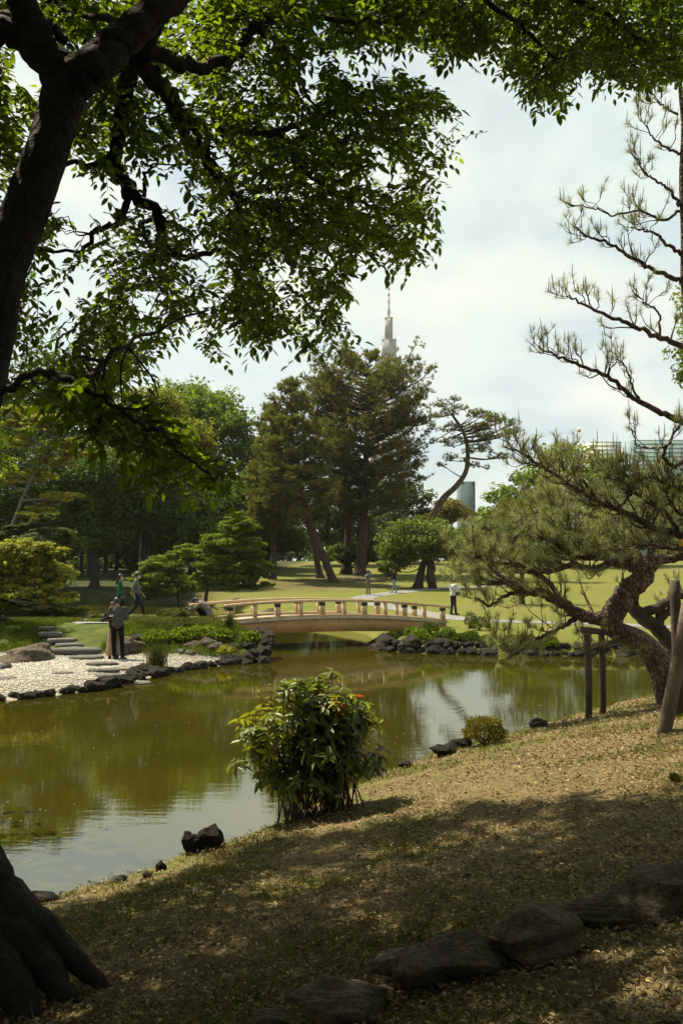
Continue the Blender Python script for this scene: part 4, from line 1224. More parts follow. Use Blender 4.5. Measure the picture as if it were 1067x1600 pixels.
# ------------------------------------------------------------------ the two near pines on the right bank
N_near = M_leaf('near_pine_needle', (.235, .245, .088), (.44, .44, .18), (1.1, 1.2, .6), .3, .5, (.6, 1.4), 1.2, spec=.35)
M_candle = M_surf('pine_candle', (.16, .155, .055), (.24, .21, .085), 6, .7, 0)
def near_pine(t, branches, d, seed, sub_len=(22, 60), nsub=10, ntuft=4, dens=34, needle=.085, bark=MB_pine, candle=.35, wd=.0038, up=.55, start=.15, thick=1.0):
    rg = np.random.default_rng(seed)
    C, A, CD = [], [], []
    tw = MB()
    for br_ in branches:
        pts, r0, r1, dn = br_[:4]
        mul = br_[4] if len(br_) > 4 else 1.0
        pp = smooth_line([P(*q[:2], d + (q[2] if len(q) > 2 else 0)) for q in pts], 7)
        m_ = d / F
        k = np.linspace(0, 1, len(pp))
        bmB = MB().add(*tube(pp + rg.normal(0, .012, pp.shape), (r0 + (r1 - r0) * k) * m_ * thick, 9 if r0 > 6 else 7))
        part('branch' if not dn else dn, bmB, bark, t, True)
        if mul == 0:
            continue
        tl = sum(np.linalg.norm(pp[1:] - pp[:-1], axis=1))
        for j in range(int(nsub * mul * tl / 1.2)):
            s_ = start + (1 - start) * rg.uniform() ** .75
            o_ = np.array([np.interp(s_, k, pp[:, a]) for a in range(3)])
            i_ = min(int(s_ * (len(pp) - 1)), len(pp) - 2)
            tg = norm((pp[i_ + 1] - pp[i_])[None])[0]
            dr = norm((tg * .6 + rsph(rg, 1)[0] * np.array([.9, 1.0, .55]) + [0, 0, up * rg.uniform(.2, 1)])[None])[0]
            ln_ = rg.uniform(*sub_len) * m_ * (1.15 - .5 * s_)
            e = o_ + dr * ln_; e2 = e + norm((dr + [0, 0, .8])[None])[0] * ln_ * .45
            rr = max(.004, (r0 + (r1 - r0) * s_) * m_ * .3)
            line = smooth_line([o_, o_ + dr * ln_ * .5 + rg.normal(0, .03, 3), e, e2], 4)
            tw.add(*tube(line, np.linspace(rr, .004, len(line)), 5))
            for q in range(ntuft):
                s2 = 1 if q == 0 else rg.uniform(.35, 1)
                b_ = line[int(s2 * (len(line) - 1))]
                dv = norm((rsph(rg, 1)[0] * [1, 1, .5] + dr * .6 + [0, 0, .7])[None])[0]
                e3 = b_ + dv * rg.uniform(.05, .16) * (q > 0)
                if q:
                    tw.add(*tube([b_, (b_ + e3) / 2, e3], [.005, .0045, .004], 4))
                for w_ in range(2):
                    C.append(e3 - dv * .03 * w_); A.append(dv)
                if rg.uniform() < candle:
                    CD.append(e3)
    part('twigs', tw, bark, t, True, kind='stuff')
    C, A = np.array(C), np.array(A)
    part('needles', MB().add(*tufts(C, A, dens // 2, needle, wd, rg, 1.0)), N_near, t, kind='stuff')
    cd = MB()
    for c in CD:
        h = rg.uniform(.06, .22); o_ = np.array([rg.normal() * .015, rg.normal() * .015, h])
        cd.add(*tube([c, c + o_ * .5, c + o_], [.006, .0055, .003], 5))
    part('candles', cd, M_candle, t, kind='stuff')

b0 = G(1048, 1095)
b0 = P(1048, 1098, 16.5)
pa = thing('pine_tree', 'leaning old pine with thick scaly trunk propped on posts at right', 'tree', (b0.x, b0.y, H(b0.x, b0.y)))
part('trunk', MB().add(*tube(smooth_line([P(*q, 16.5) for q in ((1066, 1135), (1048, 1095), (1034, 1050), (1016, 1018), (995, 1000), (968, 988), (945, 975))], 6), np.linspace(24, 14, 37) * 16.5 / F, 14)), MB_pine, pa, True)
near_pine(pa, [
    ([(965, 985), (940, 968), (912, 962), (880, 945), (850, 928), (820, 925), (790, 910), (760, 912)], 12, 4, None, .9),
    ([(950, 975), (966, 945), (985, 920), (1004, 902), (1006, 888)], 19, 15, None, .15),
    ([(1003, 898), (985, 885), (955, 880), (925, 890), (895, 882), (862, 892), (825, 895)], 8, 3, None, 1.3),
    ([(1004, 890), (1030, 876), (1060, 868), (1100, 850)], 9, 6, None, 1.2),
    ([(1000, 893), (975, 868), (950, 855), (925, 870), (900, 868), (870, 850), (838, 838)], 6, 2.5, None, 1.5),
    ([(1006, 890), (990, 860), (960, 838), (920, 835), (880, 822)], 6, 2.5, None, 1.5),
    ([(1006, 890), (1020, 850), (1010, 815), (1030, 780)], 7, 3, None, 1.4),
    ([(880, 945), (860, 915), (830, 890), (795, 880), (765, 885), (735, 895)], 5, 2, None, 1.5),
    ([(820, 925), (790, 930), (765, 945), (745, 935)], 4, 1.5, None, 1.2),
    ([(905, 962), (885, 975), (862, 988), (838, 998), (815, 1015), (792, 1028)], 4.5, 2, None, 1.3),
    ([(838, 998), (815, 1000), (795, 1012), (785, 1000)], 2.5, 1.5, None, 1.2),
    ([(985, 990), (965, 1000), (935, 1010), (915, 1020)], 5, 2, None, 1.0),
    ([(1010, 885, 1.5), (960, 820, 1.5), (900, 800, 1.5), (850, 790, 1.5), (800, 850, 1.5)], 5, 2, None, 1.6),
    ([(800, 915, -.5), (770, 890, -.5), (745, 870, -.5), (730, 885, -.5)], 4, 2, None, 1.7),
    ], 16.5, 81, (20, 64), 15, 6, 44, .14, up=.75, candle=.32, start=.12)
pc = P(1003, 1010, 18.5)
pcx = thing('pine_tree', 'darker twisting pine trunk behind the leaning one', 'tree', (pc.x, pc.y, H(pc.x, pc.y)))
near_pine(pcx, [([(1075, 1040), (1035, 990), (995, 958), (988, 930), (1000, 890)], 13, 8, 'trunk', 0), ([(995, 958), (1030, 948), (1060, 930), (1090, 925)], 9, 6, None, .3),
                ([(1035, 990), (1030, 965), (1052, 950), (1048, 925)], 8, 5, None, .3), ([(1000, 890), (985, 850), (950, 810)], 6, 3, None, 1.3), ([(1000, 890), (1040, 840), (1080, 800)], 6, 3, None, 1.3)],
          18.5, 82, (18, 40), 14, 5, 50, .11, bark=MB_dark)

gb = P(1170, 1170, 12.5)
pb = thing('pine_tree', 'tall slender pine at the right edge with sparse dark branches against the sky', 'tree', (gb.x, gb.y, H(gb.x, gb.y)))
tb0 = [Vector((gb.x, gb.y, H(gb.x, gb.y) - .1)), P(1140, 950, 12.8), P(1110, 750, 13), P(1086, 600, 13), P(1072, 450, 13), P(1070, 360, 13), P(1066, 280, 13), P(1068, 200, 13), P(1062, 130, 13), P(1066, 60, 13)]
q = smooth_line(tb0, 6)
part('trunk', MB().add(*tube(q, np.interp(np.linspace(0, 1, len(q)), [0, .5, .8, 1], [.15, .07, .04, .015]), 10)), MB_pine, pb, True)
near_pine(pb, [
    ([(1088, 670), (1045, 650), (1000, 628), (955, 594), (900, 568), (868, 556), (838, 540)], 8, 1.5, None, 1),
    ([(1000, 628), (985, 600), (975, 570), (955, 555)], 3, 1.2, None, .9),
    ([(1075, 545), (1030, 528), (985, 508), (940, 490), (905, 472), (882, 460)], 7, 1.5, None, 1),
    ([(1030, 528), (1028, 490), (1005, 470), (985, 455)], 3, 1.2, None, .9),
    ([(1066, 440), (1030, 425), (990, 405), (950, 380), (915, 368), (895, 352)], 6, 1.5, None, 1),
    ([(1066, 400), (1040, 380), (1015, 362), (985, 355)], 5, 1.5, None, 1),
    ([(1063, 320), (1045, 298), (1030, 285), (1005, 268), (990, 235)], 4, 1.5, None, 1),
    ([(1060, 330), (1035, 345), (1000, 330), (960, 335), (925, 325), (888, 318)], 3.5, 1.2, None, .8),
    ([(1063, 240), (1040, 230), (1020, 215), (1005, 190)], 3.5, 1.2, None, 1.5),
    ([(1058, 180), (1035, 165), (1020, 150)], 3, 1.2, None, 1.8),
    ([(1054, 140), (1075, 110), (1095, 100)], 3, 1.2, None, 1.5),
    ([(1120, 870), (1067, 838), (1015, 822), (965, 795), (930, 782), (880, 752), (835, 722), (795, 697)], 10, 2, None, 2.3),
    ([(930, 782), (915, 755), (890, 740), (870, 715)], 3.5, 1.5, None, 2.1),
    ([(965, 795), (985, 770), (965, 750), (940, 745)], 4, 1.5, None, 2.3),
    ([(1060, 838), (1040, 800), (1010, 785), (985, 760)], 5, 2, None, 2.7),
    ([(1098, 770), (1060, 765), (1020, 745), (990, 750), (960, 730)], 6, 2, None, 2.9),
    ([(1090, 700), (1055, 728), (1038, 715), (1045, 690), (1058, 668)], 6, 2, None, .9),
    ([(1045, 695), (1020, 700), (995, 695), (985, 668)], 3, 1.2, None, .6),
    ([(1110, 820), (1060, 800), (1040, 770), (1050, 745)], 5, 2, None, 2.5),
    ([(1110, 860), (1050, 858), (1000, 850), (960, 862)], 5, 2, None, 2.5),
    ], 13, 83, (16, 50), 10, 4, 24, .125, up=.55, candle=.55, start=.12, thick=.72)
tagp = P(1064, 848, 12.9)
tag(link('tree_tag', MB().add(*tube([tagp + Vector((0, 0, .05)), tagp, tagp - Vector((0, 0, .05))], [.03, .045, .03], 8)).mesh('tree_tag'), M_plain('yellow_plastic', (.75, .42, .03))), 'small yellow tag hanging on a branch at the right edge', 'tag')

# wooden props
M_post = M_surf('weathered_pole', (.11, .082, .055), (.21, .165, .115), 4, .85, .6, 24, .02)
M_postd = M_surf('dark_pole', (.055, .04, .027), (.11, .082, .058), 4, .85, .6, 24, .02)
def pole(label, p0, p1, r, mat, name='wooden_prop', cross=None, d=None):
    a = P(*p0); a.z = H(a.x, a.y) - .1
    b_ = P(*p1)
    t = thing(name, label, 'post', (a.x, a.y, a.z + .1), 'wooden poles propping the pine')
    part('pole', MB().add(*limb([a, (a + b_) / 2 + Vector((.01, 0, 0)), b_], r * 1.05, r * .95, 12, 4)), mat, t, True)
    part('end_grain', MB().add(*tube([b_, b_ + (b_ - a).normalized() * .006], [r * .9, r * .85], 12)), M_post, t)
    return t
t = pole('left of the two upright posts under the leaning pine', (919, 1116, 16.2), (917, 992, 16.2), .062, M_postd)
part('crossbar', MB().add(*limb([P(908, 984, 16.15), P(948, 988, 16.3)], .062, .055, 10)), M_postd, t, True)
pole('right of the two upright posts under the leaning pine', (941, 1111, 16.4), (939, 992, 16.4), .058, M_postd)
pole('thick pole slanting up to the right at the right edge', (1034, 1150, 12.1), (1074, 945, 12.1), .088, M_post)
pole('upright post behind the slanting pole at the right edge', (1060, 1122, 13.6), (1053, 907, 13.6), .08, M_postd)

# ------------------------------------------------------------------ shrubs
rg = np.random.default_rng(91)
M_rho = M_leaf('rhododendron_leaf', (.085, .118, .020), (.165, .200, .034), (1.6, 1.5, .35), .38, .42, (.6, 1.5), 1.6, spec=.4)
M_rhoy = M_leaf('young_leaf', (.27, .30, .03), (.42, .40, .05), (1.2, 1.2, .4), .4, .4, (.7, 1.3), 2)
M_rhor = M_leaf('red_leaf', (.34, .09, .03), (.48, .17, .05), (1.3, .8, .5), .4, .4, (.7, 1.2), 2)
M_stem = M_surf('shrub_stem', (.05, .035, .022), (.10, .065, .04), 6, .8, .3, 30, .01)
sb = G(490, 1276, 5)
sh = thing('shrub', 'tall leafy shrub with glossy dark leaves and bare reddish stems by the water', 'shrub', sb)
ms = sb.y / F
LV = {'m': [], 'y': [], 'r': []}
def whorl(tip, ax, n_, kind, L0):
    a = rg.uniform(0, 6.28)
    ax = norm(np.array(ax)[None])[0]
    u_ = norm(np.cross(ax, [.3, .2, 1.0])[None])[0]; v_ = np.cross(ax, u_)
    for k in range(n_):
        an = a + k * 2.4 + rg.normal() * .3
        rad = u_ * math.cos(an) + v_ * math.sin(an)
        dr = norm((rad + ax * rg.uniform(-.25, .55))[None])[0]; dr[2] -= rg.uniform(.0, .35)
        LV[kind].append((tip - ax * rg.uniform(0, .09) * (k > 3), dr, norm((ax + rad * .1 + rg.normal(size=3) * .2)[None])[0], L0 * rg.uniform(.5, 1.2)))
for k in range(92):
    grp = k % 2
    bx = sb.x + (-.16 if grp else .22) + rg.normal() * .12; by = sb.y + rg.normal() * .13
    a = rg.uniform(0, 2 * np.pi); sp = rg.uniform(.05, 1.0) ** .6
    ctr = -.25 if grp else .18
    tx = sb.x + ctr + math.cos(a) * sp * (.72 if grp else .50); ty = sb.y + math.sin(a) * sp * .5
    tz = sb.z + 1.56 * (1 - .42 * sp ** 2.4) * rg.uniform(.70, 1.07)
    if a > 2.4 and a < 3.9 and rg.uniform() < .55:
        tz = sb.z + rg.uniform(.35, .9)
    base = np.array([bx, by, H(bx, by) - .03]); tip = np.array([tx, ty, tz])
    mid = base * .45 + tip * .55 + [0, 0, -.05]; mid[:2] += (base[:2] - tip[:2]) * .18 + rg.normal(0, .03, 2)
    pts = smooth_line([base, mid, tip], 6)
    o = part('stem', MB().add(*tube(pts, np.linspace(.0095, .004, len(pts)), 5)), M_stem, sh, True)
    ax = norm((tip - mid)[None])[0] * .6 + [0, 0, .5]
    top = tz > sb.z + 1.22
    left = tx < sb.x - .38
    kind = 'y' if (top and rg.uniform() < (.8 if left else .35)) or rg.uniform() < .12 else 'm'
    if tx > sb.x + .25 and rg.uniform() < .07:
        kind = 'r'
    whorl(tip, ax, 11, kind, .15 if kind != 'y' else .10)
    for s_ in (.9, .78, .66, .52, .38):
        if rg.uniform() < (.95 if s_ > .6 else .55 if grp else .35):
            p_ = pts[int(s_ * (len(pts) - 1))]
            e = p_ + rsph(rg, 1)[0] * [.26, .26, .12] + [0, 0, .10]
            part('twig', MB().add(*tube([p_, (p_ + e) / 2 + [0, 0, .01], e], [.005, .004, .003], 4)), M_stem, sh)
            whorl(e, norm((e - p_)[None])[0] + [0, 0, .4], 8, 'y' if kind == 'y' and s_ > .6 else ('r' if kind == 'r' and rg.uniform() < .4 else 'm'), .14)
for k in range(7):        # light sprays rising above the crown
    p_ = np.array(P(rg.uniform(395, 470), rg.uniform(1052, 1090), sb.y)); q_ = p_ - [rg.normal() * .04, rg.normal() * .04, .25]
    part('twig', MB().add(*tube([q_, p_], [.004, .003], 4)), M_stem, sh)
    whorl(p_, [0, 0, 1], 7, 'y', .06); whorl(p_ - [0, 0, .07], [0, 0, 1], 5, 'y', .06)
def leaf_parts(parent, data, mat, nmax, name='leaf', wr=.36, fold=.35, droop=.22, key=None, stuff='foliage'):
    """the leaves that show largest become objects of their own, the rest one part"""
    C = np.array([q[0] for q in data]); Dn = norm(np.array([q[1] for q in data])); Nn = np.array([q[2] for q in data]); L_ = np.array([q[3] for q in data])
    order = np.argsort(C[:, 1] if key is None else key(C, L_))
    own, rest = order[:nmax], order[nmax:]
    if len(own):
        v, f = leaves6(np.zeros((1, 3)), np.array([[1.0, 0, 0]]), np.array([[0, 0, 1.0]]), 1.0, wr, fold, droop)
        me = MB().add(v, f).mesh(name); me.materials.append(mat)
        org = np.array(parent.location)
        for i_ in own:
            s_ = norm(np.cross(Dn[i_], Nn[i_])[None])[0]; nn = np.cross(s_, Dn[i_])
            M4 = Matrix(((Dn[i_][0], -s_[0], nn[0], 0), (Dn[i_][1], -s_[1], nn[1], 0), (Dn[i_][2], -s_[2], nn[2], 0), (0, 0, 0, 1)))
            o = bpy.data.objects.new(name, me); COL.objects.link(o); o.parent = parent
            o.matrix_basis = Matrix.Translation(Vector(C[i_] - org)) @ M4 @ Matrix.Scale(float(L_[i_]), 4)
    if len(rest):
        part(stuff, MB().add(*leaves6(C[rest], Dn[rest], Nn[rest], L_[rest], L_[rest] * wr, fold, droop)), mat, parent, kind='stuff')
leaf_parts(sh, LV['m'], M_rho, 220)
leaf_parts(sh, LV['y'], M_rhoy, 50)
leaf_parts(sh, LV['r'], M_rhor, 30)
# small golden box shrub at the water
def ball_shrub(label, px, py, rpx, leaf, L_, n_, seed, d0=5, squash=.85):
    rg = np.random.default_rng(seed)
    q = G(px, py, d0); m_ = q.y / F; r = rpx * m_
    t = thing('shrub', label, 'shrub', q)
    v = rsph(rg, n_); v[:, 2] = np.abs(v[:, 2]) * 1.1 - .25; v = norm(v)
    bump_ = 1 + .10 * np.sin(v[:, 0] * 9 + 1) * np.sin(v[:, 1] * 8) + .08 * np.sin(v[:, 2] * 11)
    c = np.array(q) + [0, 0, r * squash * .62] + v * r * (rg.uniform(.72, 1.05, n_) * bump_)[:, None] * [1, 1, squash]
    nn = v + rg.normal(size=(n_, 3)) * .6; dd = v * .7 + rg.normal(size=(n_, 3)) * .6
    part('foliage', MB().add(*leaves6(c, dd, nn, L_ * rg.uniform(.7, 1.3, n_), L_ * .5, .2, .1)), leaf, t, kind='stuff')
    st = MB()
    for k in range(14):
        e = np.array(q) + [0, 0, r * .6] + rsph(rg, 1)[0] * r * .75
        st.add(*tube([np.array(q) + rg.normal(0, .03, 3) * [1, 1, 0], (np.array(q) + e) / 2 + rg.normal(0, .02, 3), e], [.01, .008, .004], 5))
    part('stems', st, M_stem, t, kind='stuff')
ball_shrub('small round golden shrub at the water on the near bank', 757, 1164, 31, M_leaf('box_leaf', (.15, .135, .018), (.28, .24, .045), (1.1, 1.1, .5), .3, .4, (.5, 1.4), 6), .035, 4200, 95)
ball_shrub('small dark shrub on the lawn by the right end of the bridge', 748, 985, 15, L_mid, .07, 900, 96, 25)
ball_shrub('thin upright shrub beside the right end of the bridge', 735, 982, 9, L_grey, .06, 500, 97, 25, 1.8)
ball_shrub('ferny green plant on the right abutment', 655, 1003, 14, L_maple, .08, 700, 98, 25)
for k, (px, py, r_, lb) in enumerate(((644, 996, 12, 'trailing plant below the bridge at the right abutment'), (686, 1006, 14, 'dark trailing plant over the right abutment rocks'), (735, 1004, 13, 'leafy plant covering the rocks right of the abutment'), (800, 1010, 13, 'low plants hanging over the far bank wall'), (612, 1000, 9, 'small fern under the bridge on the right abutment'), (672, 990, 13, 'leafy plant where the bridge meets the right abutment'), (700, 998, 12, 'low green plant among the right abutment rocks'),
                                     (718, 1004, 10, 'dark weed at the end of the right abutment'), (760, 1008, 11, 'weed on the far bank wall near the abutment'), (860, 1012, 12, 'weed on the far bank wall behind the pine'))):
    ball_shrub(lb, px, py, r_, (L_maple, L_mid, L_dark)[k % 3], .07, 900, 120 + k, 25, .8)
ball_shrub('green plant hanging on the left abutment rocks', 392, 1008, 15, L_maple, .09, 800, 99, 25)
ball_shrub('yellow green tuft low on the left abutment', 352, 1024, 10, L_pale, .07, 500, 100, 25)
ball_shrub('bushy weed on the slope under the crouching photographer', 318, 1000, 22, L_bright, .09, 1300, 101, 22, .6)
ball_shrub('leafy weed patch in the middle of the planted slope', 290, 1003, 22, L_bright, .09, 1300, 102, 22, .6)
ball_shrub('leafy weed on the slope right of the embracing couple', 245, 1005, 20, L_bright, .08, 1100, 103, 22, .6)
ball_shrub('dark green weed among the rocks by the left abutment', 345, 1002, 16, L_maple, .09, 900, 104, 22, .7)
# reed clump on the beach and rushes at the bridge end
M_reed = M_leaf('reed', (.07, .085, .02), (.15, .14, .04), (1.1, 1.2, .5), .25, .6, (.6, 1.3), 3)
def reeds(label, px, py, wpx, hpx, n_, seed, d0=18):
    rg = np.random.default_rng(seed); q = G(px, py, d0); m_ = q.y / F
    t = thing('reed_clump', label, 'reeds', q)
    c = np.array(q) + rg.normal(0, 1, (n_, 3)) * [wpx * m_ * .22, wpx * m_ * .2, 0]
    d = rg.normal(0, .22, (n_, 3)); d[:, 2] = 1
    h = hpx * m_ * rg.uniform(.6, 1.1, n_)
    bd = rg.normal(0, .12, (n_, 3)) * h[:, None]; bd[:, 2] = -.05 * h
    part('blades', MB().add(*blades(c, d, h, .012, bd)), M_reed, t, kind='stuff')
    part('root_mat', MB().add(*tube([np.array(q) - [0, 0, .05], np.array(q) + [0, 0, .06]], [wpx * m_ * .3, wpx * m_ * .15], 9)), M_reed, t)
reeds('spiky reed clump on the beach stones', 246, 1046, 30, 48, 420, 105)
reeds('reed tuft beside the left end of the bridge', 358, 984, 16, 30, 220, 106, 24)
reeds('young grass tuft on the near bank below the shrub at right edge', 1054, 1222, 18, 16, 120, 107, 4)

# ------------------------------------------------------------------ the big tree overhead
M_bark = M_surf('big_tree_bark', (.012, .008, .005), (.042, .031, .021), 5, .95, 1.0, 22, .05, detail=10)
M_can = M_leaf('canopy_leaf', (.052, .085, .010), (.098, .136, .016), (3.0, 3.0, .45), .55, .5, (.55, 1.45), .7, spec=.4)
rg = np.random.default_rng(111)
tb = P(-135, 1480, 5.6)
ct = thing('big_tree', 'big dark overhanging tree leaning in from the left edge', 'tree', (tb.x, tb.y, H(tb.x, tb.y)))
tz = H(tb.x, tb.y)
tline = smooth_line([(tb.x, tb.y, tz - .15), (tb.x, tb.y, tz + .12), (tb.x - .02, tb.y, tz + .4), P(-165, 1150, 5.5), P(-125, 900, 5.3), P(-62, 700, 5.1), P(-26, 560, 5.0), P(5, 420, 5.0), P(52, 300, 5.0), P(86, 200, 5.0), P(106, 125, 5.0)], 7)
k_ = np.linspace(0, 1, len(tline))
trad = np.interp(k_, [0, .1, .2, .3, .5, .7, .9, 1], [.60, .48, .33, .24, .158, .125, .110, .122])
V, Qd, Td = tube(tline, trad, 40)          # trunk with buttress ridges
VV = V[:-2].reshape(len(tline), 40, 3)
ang = np.linspace(0, 2 * np.pi, 40, endpoint=False)
fl = np.interp(k_, [0, .12, .25, .4], [.34, .22, .07, .03])
rid = (np.cos(ang * 5 + .6) * .6 + np.cos(ang * 3 - .5) * .4)[None, :] * fl[:, None] + rg.normal(0, .022, (len(tline), 40)) + .02 * np.cos(ang * 13 + 2)[None]
VV = tline[:, None] + (VV - tline[:, None]) * (1 + rid)[..., None]
V[:-2] = VV.reshape(-1, 3)
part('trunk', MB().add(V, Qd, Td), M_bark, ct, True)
for pts in ([(-70, 1320, 5.6, .22), (0, 1397, 5.5, .135), (60, 1447, 5.5, .10), (105, 1490, 5.45, .075), (160, 1522, 5.4, .04), (200, 1540, 5.35, .02)],
            [(-75, 1390, 5.5, .24), (-5, 1448, 5.45, .165), (55, 1490, 5.4, .115), (105, 1522, 5.3, .06), (150, 1545, 5.2, .025)],
            [(-75, 1460, 5.4, .24), (-10, 1505, 5.3, .15), (45, 1542, 5.2, .08), (90, 1566, 5.1, .03)],
            [(-80, 1360, 5.7, .20), (0, 1430, 5.7, .12), (60, 1465, 5.7, .08), (105, 1490, 5.7, .04)],
            [(-200, 1330, 5.6, .3), (-290, 1440, 5.6, .2), (-370, 1520, 5.5, .08)], [(-140, 1340, 5.4, .26), (-150, 1470, 5.0, .16), (-170, 1600, 4.6, .06)]):
    q = [P(px, py, d_) for px, py, d_, r_ in pts]      # surface roots running out from the flare
    for v_, e_ in zip(q[-2:], pts[-2:]):
        v_.z = min(v_.z, H(v_.x, v_.y) + e_[3] * .2)
    q[-1].z -= .06
    qs = smooth_line(q, 6)
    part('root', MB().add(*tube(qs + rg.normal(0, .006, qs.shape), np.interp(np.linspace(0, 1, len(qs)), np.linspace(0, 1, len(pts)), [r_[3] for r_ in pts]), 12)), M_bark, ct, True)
BR = [  # px, py, d polyline, r0 px, r1 px at 5 m
    ([(102, 145, 5), (150, 100, 5), (205, 50, 5.1), (265, 0, 5.2), (340, -80, 5.5), (420, -200, 6.2)], 33, 20),
    ([(100, 130, 5), (70, 75, 5), (40, 15, 5), (5, -60, 5)], 31, 20), ([(80, 95, 5), (30, 55, 5), (-60, 50, 5), (-160, 0, 5.5)], 28, 14),
    ([(100, 60, 5.1), (60, 30, 5.2), (0, 22, 5.6)], 9, 5), ([(215, 45, 5.1), (120, 22, 5.6), (75, 0, 5.8)], 7, 4),
    ([(240, 20, 5.2), (222, 70, 5.6), (200, 120, 6.0), (192, 185, 6.3), (180, 258, 6.5), (204, 300, 6.6), (240, 326, 6.7), (252, 352, 6.8), (262, 395, 7), (300, 402, 7.1), (350, 392, 7.2), (400, 410, 7.4)], 20, 4),
    ([(180, 262, 6.5), (140, 258, 6.4), (105, 252, 6.2), (60, 265, 6.0)], 8, 3), ([(200, 298, 6.6), (188, 345, 6.7), (150, 360, 6.8), (130, 390, 6.9), (60, 395, 7)], 9, 3),
    ([(226, 300, 6.7), (230, 270, 6.8), (248, 250, 6.9)], 5, 2), ([(250, 340, 6.8), (220, 352, 6.9), (235, 385, 7), (245, 440, 7.1), (280, 480, 7.2)], 6, 2),
    ([(262, 0, 5.2), (235, 70, 5.5), (290, 98, 5.8), (360, 90, 6.1), (400, 40, 6.4), (470, 25, 6.8), (560, 35, 7.2), (640, 20, 7.6)], 16, 3),
    ([(215, 95, 5.6), (262, 150, 6.0), (300, 195, 6.4), (350, 205, 6.8), (430, 205, 7.2), (490, 185, 7.5), (560, 170, 7.8), (640, 190, 8.2)], 16, 3),
    ([(240, 110, 5.7), (275, 180, 6.1), (310, 240, 6.5), (350, 290, 6.8), (400, 320, 7.2), (470, 330, 7.6), (540, 380, 8)], 11, 3),
    ([(300, 200, 6.4), (340, 260, 6.5), (375, 330, 6.7), (390, 400, 6.9), (400, 470, 7)], 6, 2), ([(430, 205, 7.2), (470, 260, 7.3), (520, 300, 7.5), (600, 330, 7.9), (650, 350, 8.2)], 7, 2),
    ([(340, -80, 5.5), (450, -90, 6), (600, -60, 6.6), (720, -20, 7), (800, 30, 7.3), (870, 90, 7.5)], 16, 3), ([(600, -60, 6.6), (750, -50, 7.2), (900, 0, 7.6), (1000, 60, 7.9), (1060, 100, 8.1)], 10, 3),
    ([(1000, -60, 7.6), (1100, 0, 7.8), (1150, 80, 8)], 8, 3), ([(400, 40, 6.4), (460, 90, 6.8), (480, 150, 7), (540, 210, 7.4)], 6, 2),
    ([(-40, 640, 4.6), (60, 585, 4.4), (130, 605, 4.3), (185, 640, 4.3), (240, 670, 4.3), (300, 720, 4.3), (340, 745, 4.3)], 6, 1.5), ([(130, 605, 4.3), (170, 560, 4.6), (250, 515, 5), (330, 480, 5.4)], 5, 1.5),
    ([(420, -200, 6.2), (400, -500, 8), (350, -900, 10)], 24, 10), ([(5, -60, 5), (-80, -400, 5.5), (-150, -900, 6)], 22, 9), ([(420, -200, 6.2), (700, -500, 8), (1000, -800, 9)], 18, 8),
]
skel = []
for pts, r0, r1 in BR:
    pp = smooth_line([P(*q) for q in pts], 7)
    pp = pp + rg.normal(0, .012, pp.shape)
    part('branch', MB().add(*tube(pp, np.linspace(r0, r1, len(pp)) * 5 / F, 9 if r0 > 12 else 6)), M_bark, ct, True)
    skel.append(pp)
SK = np.concatenate(skel)
POL_A = np.array([(-160, -60), (500, -60), (492, 60), (500, 95), (560, 135), (625, 112), (690, 150), (735, 212), (685, 262), (680, 340), (640, 420), (575, 372), (545, 420), (530, 470), (545, 520), (490, 552), (455, 520), (420, 520),
                  (385, 522), (362, 478), (345, 500), (342, 535), (290, 558), (240, 545), (200, 600), (130, 620), (60, 640), (20, 620), (-160, 640)], float)
POL_B = np.array([(485, -60), (1160, -60), (1160, 120), (1060, 125), (1010, 120), (965, 128), (930, 100), (900, 105), (878, 158), (850, 145), (812, 128), (785, 85), (760, 62), (720, 85), (690, 80), (655, 75), (620, 62), (570, 62), (520, 80)], float)
POL_C = np.array([(60, 600), (130, 580), (240, 630), (320, 700), (365, 745), (330, 765), (280, 720), (255, 735), (200, 690), (130, 640)], float)
def inpoly(x, y, pol):
    ins = np.zeros(len(x), bool)
    for (ax, ay), (bx, by) in zip(pol, np.roll(pol, -1, 0)):
        ins ^= ((ay > y) != (by > y)) & (x < (bx - ax) * (y - ay) / (by - ay + 1e-12) + ax)
    return ins
GAPS = [(105, 290, 30, 32), (232, 278, 22, 28), (272, 296, 26, 22), (95, 468, 26, 22), (120, 370, 22, 16), (50, 90, 24, 40), (480, 118, 12, 20), (165, 310, 16, 26), (75, 200, 14, 30), (300, 520, 14, 14), (145, 440, 18, 12), (230, 470, 14, 10), (330, 385, 10, 10), (600, 250, 8, 8), (440, 190, 7, 10), (350, 235, 8, 8)]
sprays = []
def scatter(pol, n_, dlo, dhi, gaps=True):
    lo, hi = pol.min(0), pol.max(0)
    x = rg.uniform(lo[0], hi[0], n_ * 4); y = rg.uniform(lo[1], hi[1], n_ * 4)
    k = inpoly(x, y, pol)
    if gaps:
        for gx_, gy_, a, b_ in GAPS:
            k &= ~((((x - gx_) / (a + 16)) ** 2 + ((y - gy_) / (b_ + 16)) ** 2) < 1)
        thin = np.where(x < 330, .55, 1.0) * np.clip(.8 + 1.2 * vnoise(x, y, 70, 21), .1, 1)
        k &= rg.uniform(size=len(x)) < thin
    x, y = x[k][:n_], y[k][:n_]
    d = rg.uniform(dlo, dhi, len(x)) + np.clip(x, 0, 700) / 700 * 1.2
    return x, y, d
X = [scatter(POL_A, 2900, 5.3, 8.8), scatter(POL_B, 1550, 6.0, 9.2, False), scatter(POL_C, 90, 4.0, 4.7, False)]
LVc, tw = [], MB()
